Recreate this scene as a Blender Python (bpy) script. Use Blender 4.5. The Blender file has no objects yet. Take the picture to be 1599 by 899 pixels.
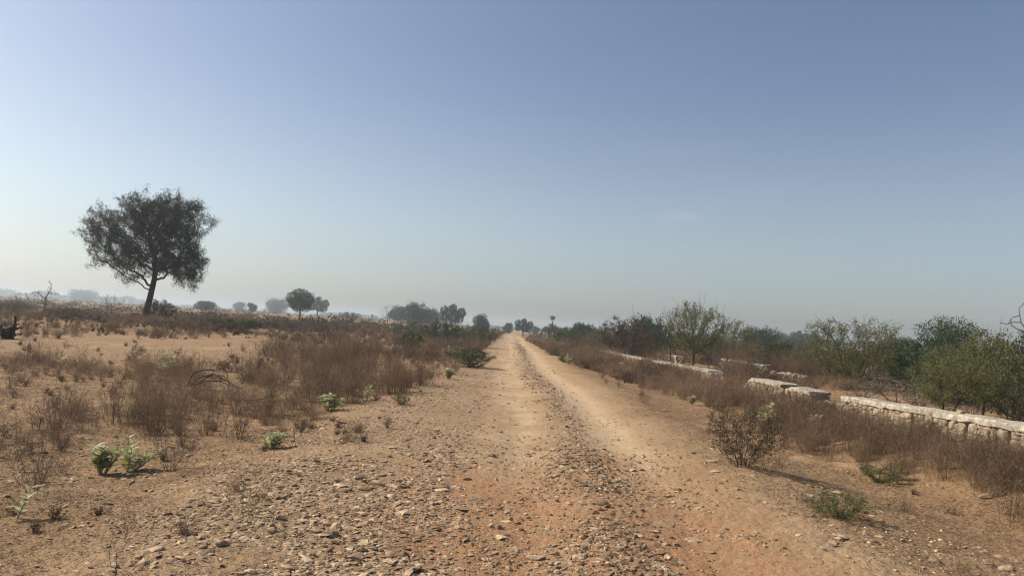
import bpy, math, random
import numpy as np
from mathutils import Matrix, Vector

rng = np.random.default_rng(11)
random.seed(11)
PI = math.pi
EYE = 1.55
FPX = 1599 * 25.0 / 36.0          # focal length in photo pixels
ROLL = 0.0575
CAM_PITCH = math.atan((512.0 - 449.5) / FPX)

scene = bpy.context.scene
COL = scene.collection

# ------------------------------------------------------------------ maths
def sstep(a, b, x):
    t = np.clip((np.asarray(x, float) - a) / (b - a), 0, 1)
    return t * t * (3 - 2 * t)

def _hash(i, j, seed):
    n = (i.astype(np.int64) * 374761393 + j.astype(np.int64) * 668265263 + seed * 974711) & 0xFFFFFFFF
    n = ((n ^ (n >> 13)) * 1274126177) & 0xFFFFFFFF
    n = n ^ (n >> 16)
    return (n & 0xFFFF) / 65535.0

def vnoise(x, y, seed=0):
    x = np.asarray(x, float); y = np.asarray(y, float)
    i = np.floor(x); j = np.floor(y)
    fx = x - i; fy = y - j
    fx = fx * fx * (3 - 2 * fx); fy = fy * fy * (3 - 2 * fy)
    a = _hash(i, j, seed); b = _hash(i + 1, j, seed)
    c = _hash(i, j + 1, seed); d = _hash(i + 1, j + 1, seed)
    return (a * (1 - fx) + b * fx) * (1 - fy) + (c * (1 - fx) + d * fx) * fy

def fbm(x, y, o=4, seed=0):
    s = 0; a = 0.5; t = 0
    for k in range(o):
        s = s + a * vnoise(x * 2 ** k + 17.3 * k, y * 2 ** k - 9.1 * k, seed + k)
        t += a; a *= 0.5
    return s / t

def gauss(x, s):
    return np.exp(-(x / s) ** 2)

# ------------------------------------------------------------------ terrain
def wander(y):
    """sideways drift of the wheel tracks along the road"""
    y = np.asarray(y, float)
    return .75 * (vnoise(y / 15.0, y * 0 + 2.5, 12) - .5) * sstep(6, 16, y) * sstep(150, 110, y)

def H(x, y):
    x = np.asarray(x, float); y = np.asarray(y, float)
    xw = x - wander(y)
    h = 0.72 * sstep(-3, -20, x) * sstep(12, 55, y)
    h = h + 1.7 * sstep(120, 380, y) * sstep(60, -90, x)
    h = h - 0.9 * sstep(135, 210, y) * gauss(x, 45)
    h = h + 0.6 * sstep(200, 500, y) * sstep(20, 120, x)
    off = sstep(2.1, 4.2, np.abs(x - 0.3))
    h = h - 0.12 * off
    wx = np.interp(y, [-5, 5, 14, 23, 37, 52, 66, 80], [6.9, 6.9, 6.8, 6.75, 6.35, 5.3, 4.9, 4.9])
    h = h + .27 * sstep(-2.0, -.3, x - wx) * sstep(2.2, .3, x - wx) * sstep(-6, 3, y) * sstep(76, 62, y)      # soil banked against the wall
    h = h + off * 0.28 * (fbm(x / 9.0, y / 9.0, 3, 5) - 0.5)
    h = h + 0.05 * (fbm(x / 2.2, y / 2.2, 2, 9) - 0.5)
    h = h - 0.035 * (gauss(xw - 0.2, 0.32) + gauss(xw - 1.62, 0.32)) * sstep(170, 60, y)
    h = h + 0.03 * gauss(xw - 0.93, 0.28) * sstep(170, 60, y)
    return h

def horizon(px):
    return 512.0 + ROLL * (px - 799.5)

cam_rot = Matrix.Rotation(PI / 2 + CAM_PITCH, 3, 'X') @ Matrix.Rotation(math.atan(ROLL), 3, 'Z')
def ray(px, py):
    return cam_rot @ Vector(((px - 799.5) / FPX, -(py - 449.5) / FPX, -1.0))
RW = np.array(cam_rot)
def project(P):
    d = (np.asarray(P, float) - np.array([0, 0, EYE])) @ RW
    w = np.maximum(-d[..., 2], 1e-6)
    return 799.5 + d[..., 0] / w * FPX, 449.5 - d[..., 1] / w * FPX

def at(px, Y):
    """ground point in the column px of the photograph at depth Y"""
    d = ray(px, horizon(px))
    x = d.x / d.y * Y
    return x, Y, float(H(x, Y))

def ground_hit(px, py):
    d = ray(px, py)
    t = 1.0
    while t < 600:
        if EYE + d.z * t < H(d.x * t, d.y * t):
            break
        t *= 1.004
    return d.x * t, d.y * t, float(H(d.x * t, d.y * t))

def z_at(px, py, Y):
    d = ray(px, py)
    return EYE + d.z / d.y * Y

# ------------------------------------------------------------------ mesh building
class MB:
    def __init__(s):
        s.V = []; s.Q = []; s.T = []; s.A = []; s.n = 0
    def add(s, V, quads=None, tris=None, tone=0.5):
        V = np.asarray(V, float).reshape(-1, 3)
        if quads is not None and len(quads): s.Q.append(np.asarray(quads, np.int64) + s.n)
        if tris is not None and len(tris): s.T.append(np.asarray(tris, np.int64) + s.n)
        s.V.append(V)
        s.A.append(np.broadcast_to(np.asarray(tone, float), (len(V),)).copy())
        s.n += len(V)
    def mesh(s, name, mat, smooth=False, attrs=None):
        V = np.concatenate(s.V); A = np.concatenate(s.A)
        Q = np.concatenate(s.Q) if s.Q else np.zeros((0, 4), np.int64)
        T = np.concatenate(s.T) if s.T else np.zeros((0, 3), np.int64)
        me = bpy.data.meshes.new(name)
        me.vertices.add(len(V)); me.vertices.foreach_set('co', V.astype(np.float32).ravel())
        nl = Q.size + T.size
        me.loops.add(nl)
        me.loops.foreach_set('vertex_index', np.concatenate([Q.ravel(), T.ravel()]).astype(np.int32))
        nf = len(Q) + len(T)
        me.polygons.add(nf)
        ls = np.concatenate([np.arange(len(Q)) * 4, Q.size + np.arange(len(T)) * 3]).astype(np.int32)
        me.polygons.foreach_set('loop_start', ls)
        me.polygons.foreach_set('use_smooth', np.full(nf, bool(smooth)))
        me.update(calc_edges=True)
        at_ = me.attributes.new('tone', 'FLOAT', 'POINT')
        at_.data.foreach_set('value', A.astype(np.float32))
        if attrs:
            for k, v in attrs.items():
                a_ = me.attributes.new(k, 'FLOAT', 'POINT')
                a_.data.foreach_set('value', np.asarray(v, np.float32))
        if mat: me.materials.append(mat)
        return me

def link(name, data, parent=None, loc=None):
    o = bpy.data.objects.new(name, data)
    COL.objects.link(o)
    if parent is not None: o.parent = parent
    if loc is not None: o.location = loc
    return o

def tag(o, label=None, cat=None, group=None, kind=None):
    if label: o['label'] = label
    if cat: o['category'] = cat
    if group: o['group'] = group
    if kind: o['kind'] = kind
    return o

def norm(v):
    return v / np.maximum(np.linalg.norm(v, axis=-1, keepdims=True), 1e-9)

def tubes(P0, P1, R0, R1, k=5):
    """one open prism per segment; returns V, quads"""
    P0 = np.asarray(P0, float).reshape(-1, 3); P1 = np.asarray(P1, float).reshape(-1, 3)
    N = len(P0)
    d = norm(P1 - P0)
    ref = np.where(np.abs(d[:, 2:3]) > 0.9, np.array([[1., 0, 0]]), np.array([[0, 0, 1.]]))
    u = norm(np.cross(d, ref)); v = np.cross(d, u)
    a = np.arange(k) * 2 * PI / k
    ring = np.cos(a)[None, :, None] * u[:, None, :] + np.sin(a)[None, :, None] * v[:, None, :]
    A = P0[:, None, :] + ring * np.asarray(R0).reshape(-1, 1, 1)
    B = P1[:, None, :] + ring * np.asarray(R1).reshape(-1, 1, 1)
    V = np.concatenate([A, B], axis=1).reshape(-1, 3)
    j = np.arange(k); jn = (j + 1) % k
    q = np.stack([j, jn, jn + k, j + k], axis=1)
    Q = (q[None] + (np.arange(N) * 2 * k)[:, None, None]).reshape(-1, 4)
    return V, Q

def path_tube(pts, radii, k=8):
    """connected tube along a polyline with capped tip"""
    pts = np.asarray(pts, float); n = len(pts)
    tang = norm(np.gradient(pts, axis=0))
    ref = np.array([0.31, 0.95, 0.05])
    V = []
    for i in range(n):
        u = norm(np.cross(tang[i], ref)); v = np.cross(tang[i], u)
        a = np.arange(k) * 2 * PI / k
        V.append(pts[i] + (np.cos(a)[:, None] * u + np.sin(a)[:, None] * v) * radii[i])
    V = np.concatenate(V)
    j = np.arange(k); jn = (j + 1) % k
    q = np.stack([j, jn, jn + k, j + k], axis=1)
    Q = (q[None] + (np.arange(n - 1) * k)[:, None, None]).reshape(-1, 4)
    return V, Q

def leaf_quads(C, D, L, W, rg):
    """diamond leaves: centres C, directions D, lengths L, widths W"""
    C = np.asarray(C, float); N = len(C)
    D = norm(D); r = rg.normal(size=(N, 3)); s = norm(np.cross(D, r))
    L = np.broadcast_to(L, (N,))[:, None]; W = np.broadcast_to(W, (N,))[:, None]
    V = np.stack([C - D * L * .5, C + s * W * .5, C + D * L * .5, C - s * W * .5], axis=1).reshape(-1, 3)
    Q = np.arange(N * 4).reshape(-1, 4)
    return V, Q

def ico(sub=0):
    import bmesh
    bm = bmesh.new()
    bmesh.ops.create_icosphere(bm, subdivisions=sub + 1, radius=1.0)
    V = np.array([v.co[:] for v in bm.verts]); F = np.array([[v.index for v in f.verts] for f in bm.faces])
    bm.free()
    return V, F
ICO0 = ico(0); ICO1 = ico(1)

def rand_rot(n, rg, tilt=0.35):
    """random yaw with a modest tilt"""
    yaw = rg.uniform(0, 2 * PI, n); tx = rg.normal(0, tilt, n); ty = rg.normal(0, tilt, n)
    cy, sy = np.cos(yaw), np.sin(yaw); cx, sx = np.cos(tx), np.sin(tx); c2, s2 = np.cos(ty), np.sin(ty)
    Z = np.zeros(n); O = np.ones(n)
    Rz = np.stack([cy, -sy, Z, sy, cy, Z, Z, Z, O], 1).reshape(n, 3, 3)
    Rx = np.stack([O, Z, Z, Z, cx, -sx, Z, sx, cx], 1).reshape(n, 3, 3)
    Ry = np.stack([c2, Z, s2, Z, O, Z, -s2, Z, c2], 1).reshape(n, 3, 3)
    return Rz @ Rx @ Ry

# ------------------------------------------------------------------ materials
def new_mat(name):
    m = bpy.data.materials.new(name); m.use_nodes = True
    nt = m.node_tree; nt.nodes.clear()
    return m, nt
class NT:
    def __init__(s, nt): s.nt = nt
    def n(s, t, **kw):
        x = s.nt.nodes.new(t)
        for k, v in kw.items():
            if k.startswith('i_'):
                key = k[2:]
                x.inputs[int(key) if key.isdigit() else key.replace('_', ' ')].default_value = v
            else: setattr(x, k, v)
        return x
    def l(s, a, b): s.nt.links.new(a, b)
    def attr(s, name):
        return s.n('ShaderNodeAttribute', attribute_name=name).outputs['Fac']
    def noise(s, vec, scale, detail=4, rough=.55):
        x = s.n('ShaderNodeTexNoise'); x.inputs['Scale'].default_value = scale
        x.inputs['Detail'].default_value = detail; x.inputs['Roughness'].default_value = rough
        s.l(vec, x.inputs['Vector']); return x.outputs['Fac']
    def mix(s, fac, a, b):
        x = s.n('ShaderNodeMix', data_type='RGBA')
        for v, i in ((fac, 0), (a, 6), (b, 7)):
            if hasattr(v, 'links'): s.l(v, x.inputs[i])
            elif i == 0: x.inputs[0].default_value = v
            else: x.inputs[i].default_value = (*v, 1) if len(v) == 3 else v
        return x.outputs[2]
    def ramp(s, fac, a, b, lo=0., hi=1.):
        x = s.n('ShaderNodeMapRange', interpolation_type='SMOOTHSTEP')
        s.l(fac, x.inputs[0]); x.inputs[1].default_value = a; x.inputs[2].default_value = b
        x.inputs[3].default_value = lo; x.inputs[4].default_value = hi
        return x.outputs[0]
    def math(s, op, a, b=None):
        x = s.n('ShaderNodeMath', operation=op)
        for i, v in enumerate((a, b)):
            if v is None: continue
            if hasattr(v, 'links'): s.l(v, x.inputs[i])
            else: x.inputs[i].default_value = v
        return x.outputs[0]

def mat_tone(name, c0, c1, rough=.9, transl=0.0, noise_scale=None, bump=0.0, spec=0.2):
    """colour between c0 and c1 by the per-piece 'tone' attribute plus a little noise"""
    m, nt = new_mat(name); g = NT(nt)
    out = g.n('ShaderNodeOutputMaterial'); b = g.n('ShaderNodeBsdfPrincipled')
    b.inputs['Roughness'].default_value = rough
    b.inputs['Specular IOR Level'].default_value = spec
    col = g.mix(g.attr('tone'), c0, c1)
    geo = g.n('ShaderNodeNewGeometry')
    if noise_scale:
        f = g.noise(geo.outputs['Position'], noise_scale, 5)
        f2 = g.ramp(f, .3, .72, .6, 1.25)
        mm = g.n('ShaderNodeMix', data_type='RGBA', blend_type='MULTIPLY'); mm.inputs[0].default_value = 1
        g.l(col, mm.inputs[6]); g.l(f2, mm.inputs[7]); col = mm.outputs[2]
        if bump:
            bp = g.n('ShaderNodeBump'); bp.inputs['Strength'].default_value = bump
            bp.inputs['Distance'].default_value = .02
            g.l(f, bp.inputs['Height']); g.l(bp.outputs[0], b.inputs['Normal'])
    g.l(col, b.inputs['Base Color'])
    if transl > 0:
        t = g.n('ShaderNodeBsdfTranslucent'); g.l(col, t.inputs['Color'])
        mx = g.n('ShaderNodeMixShader'); mx.inputs[0].default_value = transl
        g.l(b.outputs[0], mx.inputs[1]); g.l(t.outputs[0], mx.inputs[2]); g.l(mx.outputs[0], out.inputs[0])
    else:
        g.l(b.outputs[0], out.inputs[0])
    return m

M = {}
M['bark_dark'] = mat_tone('bark_dark', (.045, .036, .03), (.075, .06, .048), noise_scale=6, bump=.4)
M['bark_grey'] = mat_tone('bark_grey', (.13, .105, .08), (.20, .165, .13), noise_scale=8)
M['bark_brown'] = mat_tone('bark_brown', (.075, .058, .043), (.12, .095, .07), noise_scale=8)
M['leaf_hero'] = mat_tone('leaf_hero', (.040, .043, .024), (.085, .085, .045), transl=.22)
M['leaf_acacia'] = mat_tone('leaf_acacia', (.098, .113, .042), (.225, .22, .09), transl=.38)
M['leaf_olive'] = mat_tone('leaf_olive', (.07, .085, .045), (.15, .155, .085), transl=.3)
M['leaf_dark'] = mat_tone('leaf_dark', (.035, .062, .026), (.082, .115, .045), transl=.22)
M['leaf_grey'] = mat_tone('leaf_grey', (.09, .09, .065), (.14, .135, .10), transl=.2)
M['leaf_verge'] = mat_tone('leaf_verge', (.075, .062, .040), (.17, .125, .075), transl=.22)
M['leaf_brown'] = mat_tone('leaf_brown', (.085, .058, .045), (.155, .108, .082), transl=.2)
M['scrub_far'] = mat_tone('scrub_far', (.075, .08, .05), (.16, .125, .085), transl=.2)
M['milkweed'] = mat_tone('milkweed', (.25, .29, .06), (.72, .67, .47), rough=.5, transl=.4, spec=.3)  # whitish end of the colour range paints in glare and backlight on leaves
M['milkweed_stem'] = mat_tone('milkweed_stem', (.24, .25, .16), (.34, .33, .24))
M['weed_red'] = mat_tone('weed_red', (.064, .043, .030), (.36, .25, .16), transl=.27)
M['straw'] = mat_tone('straw', (.11, .072, .045), (.44, .33, .20), transl=.2)
M['green_leaf'] = mat_tone('green_leaf', (.10, .15, .04), (.19, .24, .08), transl=.3)
M['deadwood'] = mat_tone('deadwood', (.05, .038, .03), (.11, .085, .065), noise_scale=14)
M['stone'] = mat_tone('stone', (.22, .142, .08), (.60, .445, .285), noise_scale=22, bump=.35)
M['masonry'] = mat_tone('masonry', (.22, .165, .11), (.50, .40, .285), noise_scale=9, bump=.5)
M['mortar'] = mat_tone('mortar', (.20, .15, .105), (.28, .22, .16), noise_scale=12)
M['concrete'] = mat_tone('concrete', (.38, .335, .26), (.54, .475, .37), noise_scale=7, bump=.5)
M['whitewash'] = mat_tone('whitewash', (.66, .63, .57), (.74, .71, .65), noise_scale=3)

def ground_material():
    m, nt = new_mat('ground_soil'); g = NT(nt)
    out = g.n('ShaderNodeOutputMaterial'); b = g.n('ShaderNodeBsdfPrincipled')
    b.inputs['Roughness'].default_value = .95; b.inputs['Specular IOR Level'].default_value = .15
    pos = g.n('ShaderNodeNewGeometry').outputs['Position']
    n_big = g.noise(pos, .45, 5); n_mid = g.noise(pos, 3.1, 6, .62); n_fine = g.noise(pos, 28, 6, .65); n_grit = g.noise(pos, 120, 3, .6)
    c = g.mix(g.ramp(n_big, .35, .65), (.365, .236, .126), (.43, .29, .162))
    c = g.mix(g.math('MULTIPLY', g.attr('track'), g.ramp(n_mid, .2, .6, .55, 1.)), c, (.54, .39, .235))
    c = g.mix(g.math('MULTIPLY', g.math('MULTIPLY', g.attr('red'), g.ramp(n_mid, .30, .56, .3, 1.)), g.ramp(n_fine, .36, .56, .5, 1.)), c, (.41, .205, .095))
    c = g.mix(g.math('MULTIPLY', g.attr('litter'), g.ramp(n_mid, .30, .56)), c, (.285, .178, .092))
    c = g.mix(g.math('MULTIPLY', g.attr('litter'), g.ramp(n_fine, .48, .61, 0., .85)), c, (.10, .062, .037))
    c = g.mix(g.math('MULTIPLY', g.attr('grit'), g.ramp(n_fine, .46, .6, 0., .8)), c, (.20, .14, .095))  # dark flecks painted in as the shadowed gaps between grit
    # pebble-sized colour flecks
    vor = g.n('ShaderNodeTexVoronoi'); vor.inputs['Scale'].default_value = 46; g.l(pos, vor.inputs['Vector'])
    peb = g.ramp(vor.outputs['Distance'], .34, .2)
    sep = g.n('ShaderNodeSeparateColor'); g.l(vor.outputs['Color'], sep.inputs[0])
    sel = g.math('MULTIPLY', g.math('GREATER_THAN', sep.outputs[0], .62), peb)
    pc = g.mix(sep.outputs[1], (.22, .16, .115), (.52, .42, .32))
    selg = g.math('MULTIPLY', sel, g.ramp(g.attr('grit'), 0, 1, .25, .9))
    c = g.mix(selg, c, pc)
    v = g.n('ShaderNodeMix', data_type='RGBA', blend_type='MULTIPLY'); v.inputs[0].default_value = 1
    g.l(c, v.inputs[6]); g.l(g.ramp(n_grit, .25, .75, .72, 1.22), v.inputs[7]); c = v.outputs[2]
    g.l(c, b.inputs['Base Color'])
    hsum = g.math('ADD', g.math('MULTIPLY', n_fine, .02), g.math('MULTIPLY', n_grit, .005))
    hsum = g.math('ADD', hsum, g.math('MULTIPLY', selg, .011))
    bp = g.n('ShaderNodeBump'); bp.inputs['Strength'].default_value = .9; bp.inputs['Distance'].default_value = 1.0
    g.l(hsum, bp.inputs['Height']); g.l(bp.outputs[0], b.inputs['Normal'])
    g.l(b.outputs[0], out.inputs[0])
    return m
M['ground'] = ground_material()

# ------------------------------------------------------------------ ground sheet and dirt track
def masks(x, y):
    x = x - wander(y)
    n1 = fbm(x * .9, y * .45, 4, 31); n2 = fbm(x * 2.6, y * 2.0, 4, 41)
    wob = (n1 - .5) * .9
    inroad = sstep(0, 6, y) * sstep(190, 130, y)
    tr = np.maximum(gauss(x - .15 + wob * .8, .36) * (.35 + .6 * sstep(.38, .6, n2)), gauss(x - 1.58 + wob * .4, .42)) * inroad
    tr = np.clip(tr * sstep(5.4, 9.5, y + (n2 - .5) * 5) * 1.25, 0, 1)
    tr = np.maximum(tr, .55 * sstep(18, 40, y) * sstep(1.9, 1.0, np.abs(x - .45)) * inroad)
    red = sstep(9.8, 6.6, y + (n1 - .5) * 5) * sstep(-1.9, -.5, x + (n2 - .5) * 1.4) * sstep(2.75, 1.7, x + (n2 - .5) * 1.0)
    red = red * (.3 + .7 * sstep(.32, .55, n2 * .6 + n1 * .4))
    red = np.maximum(red, .85 * sstep(10.5, 6, y) * gauss(x - 1.95 - .1 * (y - 5), .4) * sstep(.36, .55, n1))
    red = np.maximum(red, .55 * sstep(.55, .72, fbm(x * .35, y * .2, 3, 77)) * sstep(2.2, 3.0, x) * sstep(45, 20, y))
    off = sstep(1.5, 2.7, np.abs(x - .25) + (n1 - .5) * 1.6)
    left = sstep(-2.0, -3.4, x + wob); right = sstep(2.4, 3.6, x + wob)
    lit = np.maximum(left, right) * sstep(.2, .5, n2 * .5 + n1 * .5)
    clear = sstep(17, 21, y) * sstep(46, 38, y) * sstep(-6, -9, x)      # pale open clearing
    lit = lit * (1 - .45 * clear)
    strip = sstep(70, 110, y) * sstep(.45, .6, fbm(x / 60., y / 25., 3, 3))
    lit = np.maximum(lit * (1 - .5 * strip), sstep(60, 120, y) * .55 * (1 - strip))
    grit = np.maximum(gauss(x - .92 + wob * .3, .36) * inroad, sstep(-3.2, -2.0, x + wob) * sstep(-.1, -.6, x + wob)) 
    grit = np.maximum(grit, .45 * sstep(12, 6, y) * (1 - off))
    return np.clip(tr, 0, 1), np.clip(red, 0, 1), np.clip(lit, 0, 1), np.clip(grit, 0, 1)

def micro(x, y):
    r = np.hypot(x, y)
    near = sstep(40, 12, r)
    off = sstep(1.6, 3.2, np.abs(x - .4))
    m = near * (.035 + .03 * off) * (fbm(x * 1.7, y * 1.7, 3, 61) - .5)
    m = m + near * (.022 + .012 * off) * (fbm(x * 7, y * 7, 3, 71) - .5)
    m = m + sstep(14, 7, r) * .016 * (fbm(x * 26, y * 26, 2, 81) - .5)
    return m

def build_ground():
    fa = np.concatenate([np.linspace(-180, -60, 40, endpoint=False), np.linspace(-60, -45, 30, endpoint=False),
                         np.linspace(-45, 45, 720, endpoint=False), np.linspace(45, 60, 30, endpoint=False), np.linspace(60, 180, 40, endpoint=False)])
    fa = np.radians(fa)
    rr = [.25]
    while rr[-1] < 1800:
        r = rr[-1]
        rr.append(r * (1.09 if r < 3 else 1.0062 if r < 30 else 1.018 if r < 120 else 1.05))
    rr = np.array(rr); NA = len(fa); NR = len(rr)
    A, R = np.meshgrid(fa, rr)
    X = R * np.sin(A); Y = R * np.cos(A)
    Z = H(X, Y) + micro(X, Y)
    V = np.stack([X, Y, Z], -1).reshape(-1, 3)
    i = np.arange(NR - 1)[:, None]; j = np.arange(NA)[None]; jn = (j + 1) % NA
    Q = np.stack([i * NA + j, i * NA + jn, (i + 1) * NA + jn, (i + 1) * NA + j], -1).reshape(-1, 4)
    c = len(V)
    V = np.concatenate([V, [[0, 0, float(H(0, 0))]]])
    T = np.stack([np.full(NA, c), np.roll(np.arange(NA), -1), np.arange(NA)], 1)
    tr, red, lit, grit = masks(V[:, 0], V[:, 1])
    cx = V[Q].mean(1)
    edge = (fbm(cx[:, 0] * .8, cx[:, 1] * .5, 4, 91) - .5) * .9
    isroad = (np.abs(cx[:, 0] - .35 + edge) < 1.75) & (cx[:, 1] > -60) & (cx[:, 1] < 175)
    for name, sel, tt in (('ground', ~isroad, T), ('dirt_track', isroad, None)):
        q = Q[sel]
        used = np.unique(np.concatenate([q.ravel(), tt.ravel()]) if tt is not None else q.ravel())
        remap = np.full(len(V), -1); remap[used] = np.arange(len(used))
        mb = MB(); mb.add(V[used], remap[q], remap[tt] if tt is not None else None)
        me = mb.mesh(name, M['ground'], True, dict(track=tr[used], red=red[used], litter=lit[used], grit=grit[used]))
        o = link(name, me)
        tag(o, 'dry tan and brown soil plain reaching to the hazy horizon' if name == 'ground' else 'rutted pale dirt track with a reddish patch running straight ahead',
            'ground' if name == 'ground' else 'dirt track', kind='structure')
build_ground()

# ------------------------------------------------------------------ gravel and stones
def stone_zone_density(x, y):
    x = x - wander(y)
    n = fbm(x * 1.1, y * 1.1, 4, 131)
    shoulder = sstep(-3.0, -1.9, x + (n - .5)) * sstep(-.05, -.85, x + (n - .5) * 1.2)
    shoulder = shoulder * (1.3 * sstep(60, 22, y) + .35) * (.62 + .38 * sstep(6, 10, y))
    strip = gauss(x - .95 + (n - .5) * .4, .34) * (.5 + 1.1 * sstep(5, 10, y))
    patch = .32 * sstep(10.5, 6.5, y) * sstep(-1.3, -.3, x) * sstep(2.3, 1.6, x)
    verge = .10 + .10 * sstep(2.4, 3.2, x) * sstep(14, 6, y)
    left = .12 * sstep(-2.2, -4, x) * sstep(18, 7, y)
    road = .12 * sstep(1.9, 1.5, np.abs(x - .4))
    gate = sstep(.36, .62, n)
    return np.clip((shoulder + patch + road) * (.12 + 1.15 * gate) + .75 * strip * sstep(110, 40, y) * (.45 + .55 * gate) + verge * (n > .5) + left, 0, 1)

def stone_batch(P, size, flat, rg, tone, proto=ICO0):
    n = len(P); V0, F0 = proto
    k = len(V0)
    S = V0[None] * (1 + rg.uniform(-.42, .42, (n, k, 1)))
    sc = np.stack([size * rg.uniform(.75, 1.35, n), size * rg.uniform(.6, 1.05, n), size * flat], 1)
    S = S * sc[:, None, :]
    S = np.einsum('nij,nkj->nki', rand_rot(n, rg, .22), S) + P[:, None, :]
    F = (F0[None] + (np.arange(n) * k)[:, None, None]).reshape(-1, 3)
    return S.reshape(-1, 3), F, np.repeat(tone, k)

def scatter_polar(n, rmin, rmax, amax, rg, power=1.0):
    """points thinned with distance: uniform in log distance"""
    u = rg.uniform(0, 1, n) ** power
    r = rmin * (rmax / rmin) ** u
    a = rg.uniform(-amax, amax, n)
    return r * np.sin(a), r * np.cos(a)

def build_gravel():
    rg = np.random.default_rng(5)
    x, y = scatter_polar(620000, 3.4, 75, math.radians(44), rg)
    # more chance near the track
    keep = rg.uniform(0, 1, len(x)) < stone_zone_density(x, y) * .46
    x, y = x[keep], y[keep]
    r = np.hypot(x, y)
    size = np.exp(rg.normal(math.log(.0068), .58, len(x))) * (1 + r / 22) * (1 + .35 * gauss(x - .95, .4))
    size = size * np.where((x < -.3) & (y < 9), 1.3, 1.0)
    size = np.clip(size, .0035, np.where(x < -.3, .05, .034) + r * .001)
    flat = np.where(x < -.2, rg.uniform(.14, .42, len(x)), rg.uniform(.25, .6, len(x)))
    z = H(x, y) + micro(x, y) + size * flat * .12
    redzone = masks(x, y)[1]
    tone = np.clip(rg.normal(.5, .3, len(x)) - .1 * redzone - .22 * gauss(x - .95, .4), 0, 1)
    mb = MB()
    V, F, t = stone_batch(np.stack([x, y, z], 1), size, flat, rg, tone)
    mb.add(V, tris=F, tone=t)
    o = link('gravel', mb.mesh('gravel', M['stone']))
    tag(o, 'loose broken stone chips strewn over the track and its left shoulder', 'gravel', kind='stuff')
    print('gravel', len(x))

def stone_proto(seed, flat):
    """angular rock: an icosphere cut back by random planes"""
    rg = np.random.default_rng(seed)
    V, F = ICO1; V = V.copy() * rg.uniform(.9, 1.1, (len(V), 1))
    for _ in range(9):
        n = norm(rg.normal(size=3)); d = rg.uniform(.5, .85)
        s = V @ n
        V = V - np.clip(s - d, 0, None)[:, None] * n
    V *= np.array([1.15, .85, flat])
    return V, F

STONE_MESH = []
for k in range(14):
    mb = MB(); V, F = stone_proto(100 + k, [.6, .4, .22, .28, .5, .18, .35][k % 7])
    pale = k % 2
    mb.add(V, tris=F, tone=[.25, .72][pale] + .1 * ((k // 2) % 3 - 1))
    STONE_MESH.append(mb.mesh('stone', M['stone']))

def add_stone(x, y, size, rg, label=None, group=None, k=None, yaw=None):
    k = int(rg.integers(0, 14)) if k is None else k
    o = link('stone', STONE_MESH[k])
    s = size * .5
    o.scale = (s * rg.uniform(.85, 1.2), s * rg.uniform(.8, 1.1), s * rg.uniform(.8, 1.15))
    o.rotation_euler = (rg.normal(0, .12), rg.normal(0, .12), rg.uniform(0, 6.28) if yaw is None else yaw)
    fl = [.6, .4, .22, .28, .5, .18, .35][k % 7]
    o.location = (x, y, float(H(x, y) + micro(x, y)) + s * fl * .25)
    pale = 'pale' if k % 2 else 'brown'
    if label is None:
        if x < -2.6: where = 'lying among the dry litter left of the rubble shoulder'; gz = 'left litter'
        elif x < -.35: where = 'lying in the rubble along the left shoulder of the track'; gz = 'left rubble shoulder'
        elif x < 2.15: where = 'lying on the bare red and tan bed of the track'; gz = 'track bed'
        else: where = 'lying on the dry verge between the track and the stone wall'; gz = 'right verge'
        fw = 'flat' if fl < .4 else 'chunky'
        label = '%s %s stone %s' % (pale, fw, where)
        group = '%s %s stones on the %s' % (pale, fw, gz)
    tag(o, label, 'stone', group)
    return o

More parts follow.
